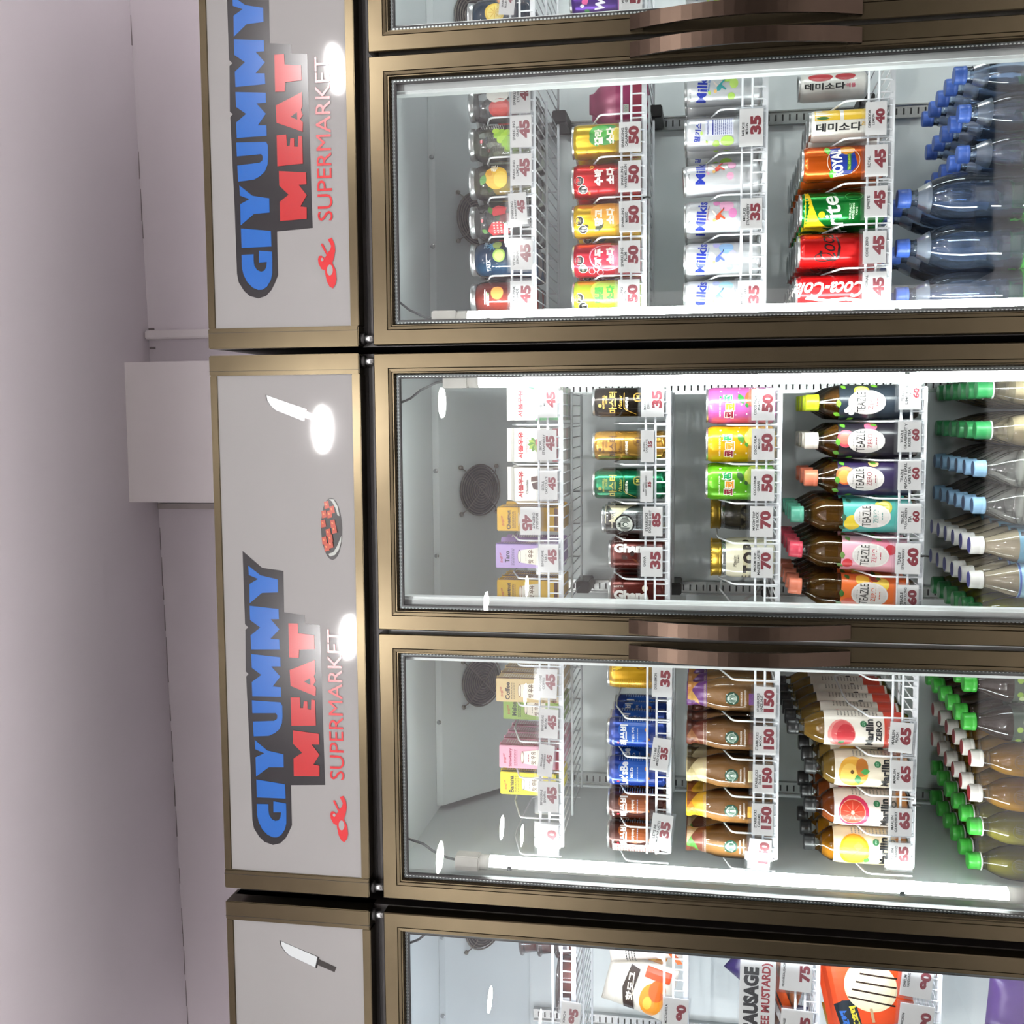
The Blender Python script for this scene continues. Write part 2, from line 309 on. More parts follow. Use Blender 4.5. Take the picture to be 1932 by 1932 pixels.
TAGS=[
('C1', 0.2033, 1.516, 0.0519, 0.0386, ['VTALK PINK', 'PEACHADE'], '45', 0),
('C1', 0.2728, 1.5155, 0.0498, 0.0384, ['VTALK BLUE', 'LEMONADE'], '45', 0),
('C1', 0.3501, 1.5214, 0.053, 0.031, ['SPARKLING', 'STRAWBERRY'], '45', 3),
('C1', 0.4149, 1.5155, 0.0526, 0.0364, ['SPARKLING', 'LEMON'], '45', 0),
('C1', 0.4783, 1.5151, 0.0532, 0.0363, ['SPARKLING', 'GRAPE'], '45', 0),
('C1', 0.5371, 1.5151, 0.059, 0.0335, ['SPARKLING', 'LYCHEE'], '45', 0),
('CR1', 0.6936, 1.5366, 0.048, 0.0261, ['SPARKLING', 'BLUE LEMON'], '45', -6),
('CR2', 0.6844, 1.3309, 0.0504, 0.0382, ['WELCHS', 'GRAPE'], '50', 0),
('C2', 0.4597, 1.3318, 0.0489, 0.036, ['SPARKLING', 'CALAMANSI'], '50', 0),
('C2', 0.396, 1.3321, 0.051, 0.037, ['SPARKLING', 'WATER MELON'], '50', 0),
('C2', 0.3301, 1.3315, 0.0513, 0.0362, ['SPARKLING', 'MANGO'], '50', 1),
('C2', 0.2644, 1.3323, 0.0525, 0.0363, ['SPARKLING', 'PLUM'], '50', 0),
('C2', 0.1999, 1.3331, 0.0537, 0.0364, ['SPARKLING', 'MELON'], '50', 0),
('C3', 0.4651, 1.1346, 0.0598, 0.0381, ['MILKIS', 'MELON'], '35', 0),
('C3', 0.327, 1.1331, 0.0503, 0.0349, ['MILKIS', 'STRAWBERRY'], '35', 0),
('C3', 0.1931, 1.1346, 0.0527, 0.0377, ['MILKIS', 'ORIGINAL'], '35', 0),
('C4', 0.4693, 0.9394, 0.0521, 0.0326, ['DEMISODA', 'LEMON'], '40', 0),
('C4', 0.4034, 0.9376, 0.0499, 0.0351, ['ROYAL'], '45', 0),
('C4', 0.3388, 0.9372, 0.0493, 0.0352, ['SPRITE'], '45', 0),
('C4', 0.2667, 0.9378, 0.0514, 0.0362, ['COKE ZERO'], '45', 0),
('C4', 0.2004, 0.9369, 0.0542, 0.0371, ['COKE ORIGINAL'], '45', 0),
('R1', 0.0239, 1.472, 0.0552, 0.0349, ['SEOUL', 'MILK'], '45', 0),
('R1', -0.0506, 1.4737, 0.052, 0.0341, ['SEOUL', 'STRAWBERRY'], '45', 0),
('R1', -0.1201, 1.4708, 0.0504, 0.0314, ['SEOUL', 'CHOCOLATE'], '45', 0),
('R1', -0.1825, 1.5027, 0.0481, 0.0354, ['BINGGRAE', 'CHESTNUT'], '45', 180),
('R1', -0.2474, 1.4709, 0.0492, 0.0344, ['BINGGRAE', 'TARO'], '45', 0),
('R2', 0.0226, 1.2926, 0.0534, 0.0382, ['MAXWELL', 'ORIGINAL'], '35', 0),
('R2', -0.0533, 1.3013, 0.0539, 0.0223, ['MAXWELL', 'CAFE LATTE'], '35', 0),
('R2', -0.1213, 1.3024, 0.0533, 0.0215, ['MAXWELL', 'SWEET AMERICANO'], '35', 0),
('R2', -0.1814, 1.2919, 0.0508, 0.0332, ['STARBUCKS', 'DOUBLE SHOT'], '85', 0),
('R2', -0.2506, 1.2935, 0.0511, 0.0369, ['GHANA'], '35', 0),
('R3', 0.0148, 1.1103, 0.0508, 0.0378, ['COCO PALM', 'PEACH'], '50', 0),
('R3', -0.0507, 1.1099, 0.052, 0.0371, ['COCO PALM', 'MANGO'], '50', 0),
('R3', -0.1184, 1.1096, 0.0532, 0.0381, ['COCO PALM', 'GRAPE'], '50', 0),
('R3', -0.1798, 1.111, 0.0517, 0.0373, ['MAXIM TOP', 'THE BLACK'], '70', 0),
('R3', -0.2491, 1.1093, 0.0512, 0.0357, ['MAXIM TOP', 'MASTER LATTE'], '70', 0),
('R4', 0.029, 0.8777, 0.0479, 0.0345, ['TEAZLE', 'LIME YAMI', 'TEA'], '60', 0),
('R4', -0.0389, 0.877, 0.05, 0.0363, ['TEAZLE', 'GRAPEFRUIT Y', 'ROSE TEA'], '60', 0),
('R4', -0.1015, 0.8756, 0.0494, 0.0364, ['TEAZLE', 'PEACH Y EARL', 'GREY TEA'], '60', 0),
('R4', -0.1723, 0.8736, 0.0488, 0.0357, ['TEAZLE', 'YUJA GREEN', 'TEA'], '60', 0),
('R4', -0.2388, 0.8754, 0.0509, 0.0391, ['TEAZLE', 'STRAWBERRY'], '60', -1),
('R4', -0.3057, 0.8735, 0.0459, 0.0334, ['TEAZLE', 'PEACH OOLONG'], '60', 0),
('L1', -0.4686, 1.4752, 0.0521, 0.0357, ['BINGGRAE', 'COFFEE'], '45', -2),
('L1', -0.5406, 1.4727, 0.0524, 0.0339, ['BINGGRAE', 'MELON'], '45', -2),
('L1', -0.6072, 1.4777, 0.0575, 0.0265, ['BINGGRAE', 'STRAWBERRY'], '45', -6),
('L1', -0.6724, 1.4738, 0.0559, 0.037, ['BINGGRAE', 'BANANA'], '45', 0),
('L1', -0.7512, 1.4746, 0.0572, 0.038, [], '50', 0),
('L2', -0.456, 1.275, 0.0585, 0.0344, ['DORAEMON'], '35', 0),
('L2', -0.5874, 1.2772, 0.0583, 0.031, ['LETS BE', 'MILD COFFEE'], '35', -7),
('L2', -0.7234, 1.2753, 0.0609, 0.0357, ['LETS BE', 'MOCHA LATTE'], '35', -7),
('L3', -0.4885, 1.1012, 0.0541, 0.036, ['STARBUCKS', 'HAZELNUT'], '150', -1),
('L3', -0.5543, 1.1013, 0.0498, 0.0379, ['STARBUCKS', 'MOCHA'], '150', 0),
('L3', -0.6219, 1.1027, 0.0501, 0.0354, ['STARBUCKS', 'DULCE'], '150', 0),
('L3', -0.6927, 1.1032, 0.056, 0.0364, ['STARBUCKS', 'CARAMEL'], '150', 0),
('L3', -0.7543, 1.1074, 0.0535, 0.0374, [], '150', -4),
('L4', -0.5395, 0.8793, 0.0514, 0.0372, ['MARLIIN', 'PEACH'], '65', -3),
('L4', -0.6046, 0.877, 0.0517, 0.0356, ['MARLIIN', 'PEAR'], '65', 0),
('L4', -0.6844, 0.8778, 0.0475, 0.0374, ['MARLIIN', 'GRAPEFRUIT'], '65', 0),
('L4', -0.7431, 0.8774, 0.0459, 0.0358, ['MARLIIN', 'GREEN MANGO'], '65', 0),
('A1', -1.0778, 1.4357, 0.0597, 0.0345, ['KIMCHI'], '95', -5),
('A2', -1.0541, 1.2493, 0.0586, 0.0444, ['MOZZARELLA'], '90', -3),
('A4', -0.965, 1.0433, 0.059, 0.0533, ['FRANKSAUSAGE'], '75', -3),
('A4', -1.0581, 1.0419, 0.0604, 0.0535, ['SAUSAGE'], '75', -3),
('A5', -0.9606, 0.8443, 0.056, 0.0513, ['DAELIM', 'HANDONG'], '90', -6),
('A5', -1.0316, 0.8448, 0.0611, 0.0558, ['CHICKEN'], '90', -5)]
# ================================================================ the room
CEIL_Z = 2.54
WALLM = mat('e4dfe5', 0.75, 0.0, 0.03, 3, 0.06)
PILLM = mat('e6e2e3', 0.6, 0.0, 0.02, 3)
b = MB().box(-7, 6, -9, 1.6, -0.1, 0, mat('f0eeec', 0.3, 0.0, 0.05, 4)); struct(b.build('floor'))
b = MB()
b.box(-7, 6, -9, 1.6, CEIL_Z, CEIL_Z + 0.1, mat('e9e4ea', 0.8, 0.0, 0.03, 2)); struct(b.build('ceiling'))
def wall_y(x): return 0.757 - 0.045 * x
b = MB(); t = 0.12
b.add([(x, wall_y(x) + dy, z) for x in (-7, 6) for dy in (0, t) for z in (0, CEIL_Z)], [(0, 1, 3, 2), (4, 6, 7, 5), (0, 4, 5, 1), (2, 3, 7, 6), (0, 2, 6, 4), (1, 5, 7, 3)], WALLM)
struct(b.build('wall_back'))
DIM = mat('e8e6e4', 0.7, 0.0, 0.08, 2)
struct(MB().box(-7.1, -7, -9, 1.2, 0, CEIL_Z, DIM).build('wall_left'))
struct(MB().box(6, 6.1, -9, 0.6, 0, CEIL_Z, DIM).build('wall_right'))
struct(MB().box(-7, 6, -9.1, -9, 0, CEIL_Z, DIM).build('wall_front'))
struct(MB().box(-0.196, 0.1305, 0.628, wall_y(0) + 0.02, 0, CEIL_Z, PILLM).build('trim_1'))
struct(MB().box(0.19, 0.211, 0.722, wall_y(0.2) + 0.002, 0, CEIL_Z - 0.002, PILLM, 0.003).build('trim_2'))
struct(MB().box(-0.2225, -0.2085, 0.752, wall_y(-0.21) + 0.004, 0, CEIL_Z - 0.006, mat('b4aeac', 0.7, 0.0, 0.05)).build('trim_3'))
# hairline settling crack and soot where the wall meets the ceiling
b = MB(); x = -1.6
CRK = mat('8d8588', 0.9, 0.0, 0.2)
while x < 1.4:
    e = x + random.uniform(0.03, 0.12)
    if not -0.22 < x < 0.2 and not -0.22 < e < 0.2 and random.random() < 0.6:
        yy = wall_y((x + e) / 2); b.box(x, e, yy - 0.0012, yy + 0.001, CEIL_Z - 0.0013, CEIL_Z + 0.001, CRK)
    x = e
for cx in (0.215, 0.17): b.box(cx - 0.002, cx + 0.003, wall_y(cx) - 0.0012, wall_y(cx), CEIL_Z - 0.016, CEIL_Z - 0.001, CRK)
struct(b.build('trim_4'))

# shelving across the aisle: behind the photographer, unseen, added so metal and glass reflect something dark
UNSEEN_SHELVING = [(-4.6, 'left'), (-1.2, 'middle'), (2.2, 'right')]
gond0 = None
for gx, nm in UNSEEN_SHELVING:
    lb = 'unseen dark brown shelving unit added across the aisle, %s one of three' % nm
    if gond0 is None:
        gond0 = tag(empty('unseen_shelving'), lb, 'shelving', 'unseen shelving added for dark reflections'); wd = mat('2b211c', 0.6, 0.0, 0.15, 8)
        MB().box(-1.6, 1.6, -0.45, -0.42, 0, 1.62, wd, 0.003).build('back_panel', gond0)
        for px in (-1.6, 1.57): MB().box(px, px + 0.03, -0.42, 0, 0, 1.62, wd, 0.003).build('side_panel', gond0)
        for pz in (0.08, 0.5, 0.92, 1.3, 1.59): MB().box(-1.57, 1.57, -0.42, -0.01, pz, pz + 0.03, wd, 0.002).build('shelf_board', gond0)
        gond0.location = (gx, -3.3, 0)
    else: dup(gond0, (gx, -3.3, 0), lb)

# ceiling lamps: white ring, glowing disc; only some of them show, as reflections
LAMPE = emit('lamp_glow', (1.0, 0.965, 0.955), LAMP_POWER)
LAMPS = [(0.068, -3.73), (-2.25, -3.555), (-2.74, -5.28), (-3.1, -6.08), (-2.08, -6.27), (-1.154, -4.82), (-1.28, -6.38), (-3.69, -4.82), (-5.0, -6.93),
         (1.252, -2.18), (-0.832, -2.2), (-0.043, -1.96), (2.4, -3.6), (1.2, -5.6), (3.6, -5.2), (-2.95, -2.15), (3.3, -2.18)]
WHERE = ['in the ceiling behind the photographer, over the aisle', 'in the ceiling to the left of the aisle, second row', 'in the ceiling left of the aisle, third row', 'in the ceiling left of the aisle, fourth row', 'in the fourth ceiling row, nearer the aisle',
         'in the third ceiling row, beside the aisle', 'in the far ceiling row, beside the aisle', 'in the ceiling near the left wall, third row', 'in the far corner of the ceiling at left',
         'in the ceiling in front of the right fridge', 'in the ceiling in front of the middle fridge, left half', 'in the ceiling in front of the middle fridge, right half', 'in the ceiling right of the aisle, second row', 'in the ceiling right of the aisle, third row', 'in the ceiling near the right wall', 'in the ceiling in front of the left fridge', 'in the ceiling right of the right fridge, nearest row']
lamp0 = None
for (x, y), wh in zip(LAMPS, WHERE):
    lb = 'round white recessed lamp ' + wh
    if lamp0 is None:
        lamp0 = tag(empty('recessed_lamp'), lb, 'lamp', 'recessed ceiling lamps')
        MB().lathe([(0.076, -0.002), (0.079, -0.006), (0.094, -0.006), (0.097, 0.0)], mat('e6e4e2', 0.4), 28, close=False).build('trim_ring', lamp0)
        MB().add([(0.0765 * math.cos(2 * math.pi * k / 20), 0.0765 * math.sin(2 * math.pi * k / 20), -0.003) for k in range(20)], [list(range(19, -1, -1))], LAMPE).build('glowing_disc', lamp0)
        lamp0.location = (x, y, CEIL_Z)
    else: dup(lamp0, (x, y, CEIL_Z), lb)

# ================================================================ display fridges
XU = {'A': -1.786, 'B': -0.8285, 'C': 0.1165}
W = 0.9335
SIGN_Z0, SIGN_Z1, DOOR_Z1, DOOR_Z0 = 1.770, 2.036, 1.746, 0.34
TUBE_E = {'B': emit('tube_light', (0.95, 1.0, 0.985), TUBE_POWER), 'A': emit('tube_light_cool', (0.86, 0.90, 1.0), TUBE_POWER * 0.9)}
TUBE_E['C'] = TUBE_E['B']
SIGNW = mat('868685', 0.035, 0.0, 0.02, 5)
HOLDER = mat('d9d6cf', 0.45)
DOTS = None
def spacer_mat():
    m = bpy.data.materials.new('m_spacer'); m.use_nodes = True; nt = m.node_tree; p = nt.nodes['Principled BSDF']
    tc = nt.nodes.new('ShaderNodeTexCoord'); vo = nt.nodes.new('ShaderNodeTexVoronoi'); vo.inputs['Scale'].default_value = 170; vo.inputs['Randomness'].default_value = 0.0
    rp = nt.nodes.new('ShaderNodeValToRGB'); rp.color_ramp.elements[0].position = 0.25; rp.color_ramp.elements[1].position = 0.35
    rp.color_ramp.elements[0].color = (0.42, 0.46, 0.45, 1); rp.color_ramp.elements[1].color = (0.05, 0.06, 0.06, 1)
    nt.links.new(tc.outputs['Object'], vo.inputs['Vector']); nt.links.new(vo.outputs['Distance'], rp.inputs['Fac']); nt.links.new(rp.outputs['Color'], p.inputs['Base Color'])
    p.inputs['Metallic'].default_value = 0.5; p.inputs['Roughness'].default_value = 0.35
    return m
SPACER = spacer_mat()
def frame(mb, x0, x1, z0, z1, prof, m):
    """mitred frame: prof is a list of (inset from the outer edge, y), swept round the rectangle"""
    v = []; f = []; n = len(prof)
    for d, y in prof:
        v += [(x0 + d, y, z0 + d), (x1 - d, y, z0 + d), (x1 - d, y, z1 - d), (x0 + d, y, z1 - d)]
    for i in range(n - 1):
        for k in range(4):
            j = (k + 1) % 4
            f.append((4 * i + k, 4 * i + j, 4 * i + 4 + j, 4 * i + 4 + k))
    mb.add(v, f, m)
DOORP = [(0.0, 0.03), (0.0, 0.002), (0.0015, 0.0), (0.024, 0.0), (0.025, 0.0015), (0.0255, 0.0), (0.030, 0.0005), (0.0312, 0.003), (0.0325, 0.003), (0.0355, 0.010)]

def sign_print(parent, panel_y, cxl):
    P = Print()
    for k, h in (('black', '121114'), ('blue', '0853a0'), ('red', 'a01d1f'), ('hole', '121114'), ('emblem', 'b0191f'), ('embhole', '868685')):
        for poly in SIGN[k]: P.poly(h, poly)
    P.text('b0191f', 'SUPERMARKET', -129.5, 54.5, 25.5, 262, 0, 0.0)
    o = P.build('sign_lettering', parent, lambda x, z, e: (cxl + x / 1000, panel_y - e / 1000, SIGN_Z0 + z / 1000), None, eps=0.3, rough=0.2)
    P = Print()
    P.poly('25221f', SIGN['grip'][0])
    bl = SIGN['blade'][0]; c = [sum(p[i] for p in bl) / len(bl) for i in (0, 1)]
    P.poly('1c1c1c', bl); P.poly('b3babb', [(c[0] + (p[0] - c[0]) * 0.95, c[1] + (p[1] - c[1]) * 0.92) for p in bl])
    P.build('knife_picture', parent, lambda x, z, e: (cxl + x / 1000, panel_y - e / 1000, SIGN_Z0 + z / 1000), None, eps=0.3, rough=0.2)
    P = Print(); P.poly('14110f', SIGN['plate'][0])
    for q in SIGN['platerim']: P.poly('8f948f', q)
    for i, q in enumerate(SIGN['steak']):
        P.poly('96351c', q); cx = sum(p[0] for p in q) / 4; cz = sum(p[1] for p in q) / 4
        P.ell('bf6632', cx + 1, cz + 1, 2.1, 1.3, 30, 8)
    P.build('steak_plate_picture', parent, lambda x, z, e: (cxl + x / 1000, panel_y - e / 1000, SIGN_Z0 + z / 1000), None, eps=0.3, rough=0.2)

def handle(parent, x, zc=1.151, half=0.173):
    mb = MB(); n = 22; w2 = 0.0113; v = []; f = []
    for i in range(n + 1):
        t = -1 + 2 * i / n; z = zc + t * half
        yo = -0.006 - 0.036 * (1 - t * t); yi = yo + 0.005
        v += [(x - w2, yo, z), (x + w2, yo, z), (x + w2, yi, z), (x - w2, yi, z)]
    for i in range(n):
        for k in range(4):
            j = (k + 1) % 4; f.append((4 * i + k, 4 * i + 4 + k, 4 * i + 4 + j, 4 * i + j))
    f += [(0, 1, 2, 3), (4 * n + 3, 4 * n + 2, 4 * n + 1, 4 * n)]
    mb.add(v, f, BRONZE_D)
    for s in (-1, 1): mb.box(x - w2, x + w2, -0.006, 0.001, zc + s * half - (0.02 if s > 0 else 0), zc + s * half + (0.02 if s < 0 else 0), BRONZE_D)
    return mb.build('handle', parent)

FRIDGE = {}
def make_fridge(key, label):
    x0 = XU[key]; x1 = x0 + W; xc = (x0 + x1) / 2
    root = tag(empty('display_fridge', (0, 0, 0)), label, 'fridge', 'glass door fridges along the wall')
    FRIDGE[key] = root
    dark = mat('1b1715', 0.45)
    mb = MB()
    mb.box(x0, x0 + 0.02, 0.03, 0.62, 0.06, 2.03, dark); mb.box(x1 - 0.02, x1, 0.03, 0.62, 0.06, 2.03, dark)
    mb.box(x0, x1, 0.60, 0.62, 0.06, 2.03, dark); mb.box(x0 + 0.02, x1 - 0.02, 0.03, 0.60, 1.765, 2.0, dark); mb.box(x0 + 0.02, x1 - 0.02, 0.03, 0.60, 0.06, 0.40, dark)
    mb.box(x0 + 0.02, x1 - 0.02, 0.032, 0.05, 1.738, 1.765, dark)
    for sx in (x0 + 0.03, x1 - 0.07):
        for sy in (0.05, 0.55): mb.box(sx, sx + 0.04, sy, sy + 0.04, 0, 0.06, BLACK)
    mb.build('cabinet_shell', root)
    xa, xb = x0 + 0.0285, x1 - 0.0285
    mb = MB()
    mb.box(xa - 0.006, xa, 0.034, 0.552, 0.40, 1.742, LINER); mb.box(xb, xb + 0.006, 0.034, 0.552, 0.40, 1.742, LINER)
    mb.box(xa, xb, 0.546, 0.552, 0.40, 1.742, LINER); mb.box(xa, xb, 0.034, 0.546, 1.737, 1.742, LINER); mb.box(xa, xb, 0.034, 0.546, 0.40, 0.405, LINER)
    mb.build('white_liner', root)
    # sloping evaporator cover with its two round fans
    mb = MB(); a, c2 = (0.352, 1.7365), (0.535, 1.583)
    gx = 0.012
    mb.add([(xa + gx, a[0], a[1]), (xb - gx, a[0], a[1]), (xb - gx, a[0] + 0.004, a[1] - 0.012), (xa + gx, a[0] + 0.004, a[1] - 0.012), (xb - gx, c2[0], c2[1]), (xa + gx, c2[0], c2[1]), (xb - gx, 0.545, c2[1] - 0.004), (xa + gx, 0.545, c2[1] - 0.004)],
           [(0, 1, 2, 3), (3, 2, 4, 5), (5, 4, 6, 7)], LINER)
    for k in range(4):
        t = (k + 0.5) / 4; px = xa + 0.1 + t * (xb - xa - 0.2); mb.lathe([(0.0045, 0), (0.0045, 0.002), (0.002, 0.003)], STEEL, 10, (px, 0, 0), axis='y')
        for i in range(len(mb.v) - 30, len(mb.v)): v = mb.v[i]; mb.v[i] = (v[0], a[0] + 0.0025 - (v[1]) , a[1] - 0.006 + v[2])
    cover = mb.build('evaporator_cover', root)
    dn = Vector((0, c2[0] - a[0] - 0.004, c2[1] - a[1] + 0.012)).normalized(); nrm = Vector((0, dn.z, -dn.y))
    for fx in FANX[key]:
        ctr = Vector((fx, a[0] + 0.004, a[1] - 0.012)) + dn * 0.102
        ex = Vector((1, 0, 0))
        mg = MB()
        P = lambda p, q, h: ctr + ex * p + dn * q + nrm * h
        for i in range(9):
            rr = 0.0515 - i * 0.0054; th = 0.0011 if i else 0.0018
            mg.tube([P(rr * math.cos(2 * math.pi * k / 32), rr * math.sin(2 * math.pi * k / 32), 0.006 + 0.0006 * i) for k in range(33)], th, mat('6a655c', 0.3, 0.85), 5, False)
        for s in (-1, 1):
            mg.tube([P(-0.047, -0.047 * s, 0.002), P(-0.036, -0.036 * s, 0.011), P(0.036, 0.036 * s, 0.011), P(0.047, 0.047 * s, 0.002)], 0.0012, mat('6d675f', 0.3, 0.8), 5)
            for t in (-1, 1):
                mg.tube([P(0.047 * t, 0.047 * s, -0.002), P(0.047 * t, 0.047 * s, 0.004)], 0.0045, mat('8a8378', 0.3, 0.8), 10)
        g = mg.build('fan_guard', cover)
        md = MB(); md.add([P(0.0505 * math.cos(2 * math.pi * k / 32), 0.0505 * math.sin(2 * math.pi * k / 32), 0.0012) for k in range(32)], [list(range(32))], mat('0b0a09', 0.8)); md.build('fan_opening', cover)
    # mullion, standards
    m3 = MB(); m3.box(xc - 0.055, xc + 0.055, 0.034, 0.062, 0.40, 1.737, mat('dfe3e3', 0.3), 0.004); m3.build('mullion', root)
    for sx in (xa + 0.022, xc + 0.002, xb - 0.022):
        ms = MB(); ms.box(sx - 0.011, sx + 0.011, 0.539, 0.546, 0.42, 1.57, STEEL)
        ms.box(sx - 0.0135, sx - 0.011, 0.534, 0.546, 0.42, 1.57, STEEL); ms.box(sx + 0.011, sx + 0.0135, 0.534, 0.546, 0.42, 1.57, STEEL)
        z = 0.45
        while z < 1.56: ms.box(sx - 0.006, sx + 0.006, 0.5384, 0.54, z, z + 0.003, BLACK); z += 0.0135
        ms.build('shelf_standard', root)
    # light tubes in the two front corners
    for s, tx in ((1, x1 - 0.0445), (-1, x0 + 0.0475)):
        tz0 = 0.56 if s > 0 and key == 'B' else 0.715
        tz1 = 1.588 if s > 0 else (1.577 if key != 'C' else 1.606)
        t = MB(); tr = 0.0125; NA = 8
        # lit half faces the middle of the fridge, the other half is the white plastic back of the tube
        for m_, a0 in ((TUBE_E[key], R(90 if s > 0 else -90) + R(18 * s)), (HOLDER, R(-90 if s > 0 else 90) + R(18 * s))):
            v = []
            for i in range(NA + 1):
                an = a0 + math.pi * i / NA
                for zz in (tz0, tz1 - 0.005): v.append((tx + tr * math.cos(an), 0.07 + tr * math.sin(an), zz))
            t.add(v, [(2 * i, 2 * i + 2, 2 * i + 3, 2 * i + 1) for i in range(NA)], m_, True)
        tb = t.build('light_tube', root)
        h = MB(); h.box(tx - 0.013, tx + 0.013, 0.056, 0.084, tz1 + 0.012, tz1 + 0.055, HOLDER, 0.002); h.build('tube_holder', tb)
        for q0, q1 in ((tz1 - 0.006, tz1 + 0.012), (tz0 - 0.025, tz0 + 0.001)): MB().lathe([(0.013, q0), (0.013, q1)], HOLDER, 14, (tx, 0.07, 0)).build('end_cap', tb)
        for q0 in (tz1 - 0.046, tz1 - 0.70): MB().box(tx + s * 0.004 - 0.004, tx + s * 0.004 + 0.004, 0.0575, 0.0595, q0, q0 + 0.008, STEEL).build('tube_clip', tb)
        c = MB(); zz = tz1 + 0.05; xi = tx - s * 0.035
        c.tube([(tx, 0.07, zz), (tx - s * 0.004, 0.068, zz + 0.02), (tx - s * 0.016, 0.064, zz + 0.045), (tx - s * 0.03, 0.06, zz + 0.062), (xi - s * 0.01, 0.056, 1.736)], 0.0022, mat('6b6f70', 0.5), 6); c.build('cord', tb)
    # sign box
    mb = MB(); sy = -0.001
    m = BRONZE
    mb.box(x0, x0 + 0.034, sy, 0.05, SIGN_Z0 + 0.001, SIGN_Z1, m, 0.0015); mb.box(x1 - 0.034, x1, sy, 0.05, SIGN_Z0 + 0.001, SIGN_Z1, m, 0.0015)
    mb.box(x0 + 0.034, x1 - 0.034, sy + 0.001, 0.05, SIGN_Z1 - 0.0135, SIGN_Z1 - 0.0005, m, 0.001); mb.box(x0 + 0.034, x1 - 0.034, sy + 0.001, 0.05, SIGN_Z0, SIGN_Z0 + 0.0145, m, 0.001)
    for q in (x0 + 0.0262, x1 - 0.0268): mb.box(q, q + 0.0006, sy - 0.0004, sy + 0.001, SIGN_Z0 + 0.001, SIGN_Z1, BLACK)
    mb.build('sign_frame', root)
    mp = MB().box(x0 + 0.03, x1 - 0.03, 0.002, 0.03, SIGN_Z0 + 0.01, SIGN_Z1 - 0.01, SIGNW).build('sign_panel', root)
    sign_print(mp, 0.002, xc)
    # doors
    for i, (dx0, dx1) in enumerate(((x0 + 0.001, xc - 0.0035), (xc + 0.0035, x1 - 0.001))):
        mb = MB(); frame(mb, dx0, dx1, DOOR_Z0, DOOR_Z1, DOORP, BRONZE)
        d = mb.build('door', root)
        gl = MB(); gi = 0.033
        gl.box(dx0 + gi, dx1 - gi, 0.0095, 0.0225, DOOR_Z0 + gi, DOOR_Z1 - gi, GLASS); gl.build('glass_pane', d)
        sp = MB(); frame(sp, dx0 + 0.034, dx1 - 0.034, DOOR_Z0 + 0.034, DOOR_Z1 - 0.034, [(0, 0.021), (0, 0.0115), (0.0048, 0.0115), (0.0048, 0.021)], SPACER)
        frame(sp, dx0 + 0.0388, dx1 - 0.0388, DOOR_Z0 + 0.0388, DOOR_Z1 - 0.0388, [(0, 0.0205), (0, 0.0118), (0.0024, 0.0118), (0.0024, 0.0205)], BLACK); sp.build('glass_spacer', d)
        gk = MB(); frame(gk, dx0 + 0.004, dx1 - 0.004, DOOR_Z0 + 0.004, DOOR_Z1 - 0.004, [(0, 0.034), (0, 0.024), (0.026, 0.0235), (0.026, 0.034)], BLACK); gk.build('door_gasket', d)
        handle(d, dx1 - 0.0172 if i == 0 else dx0 + 0.0172)
        hx = dx0 + 0.012 if i == 0 else dx1 - 0.012
        hp = MB(); hp.lathe([(0.006, DOOR_Z1 - 0.002), (0.006, SIGN_Z0 + 0.002)], STEEL, 12, (hx, 0.016, 0)); hp.lathe([(0.010, SIGN_Z0 - 0.006), (0.010, SIGN_Z0 + 0.002)], BLACK, 14, (hx, 0.016, 0)); hp.build('hinge_pin', d)
    return root
FANX = {'A': (-1.07, -1.52), 'B': (-0.5475, -0.1505), 'C': (0.392, 0.777)}
make_fridge('A', 'bronze framed glass door fridge of packed foods at the left edge, cool white light')
make_fridge('B', 'bronze framed two door drinks fridge in the middle, cartons on its top shelf')
make_fridge('C', 'bronze framed two door drinks fridge on the right, clear cans on its top shelf')

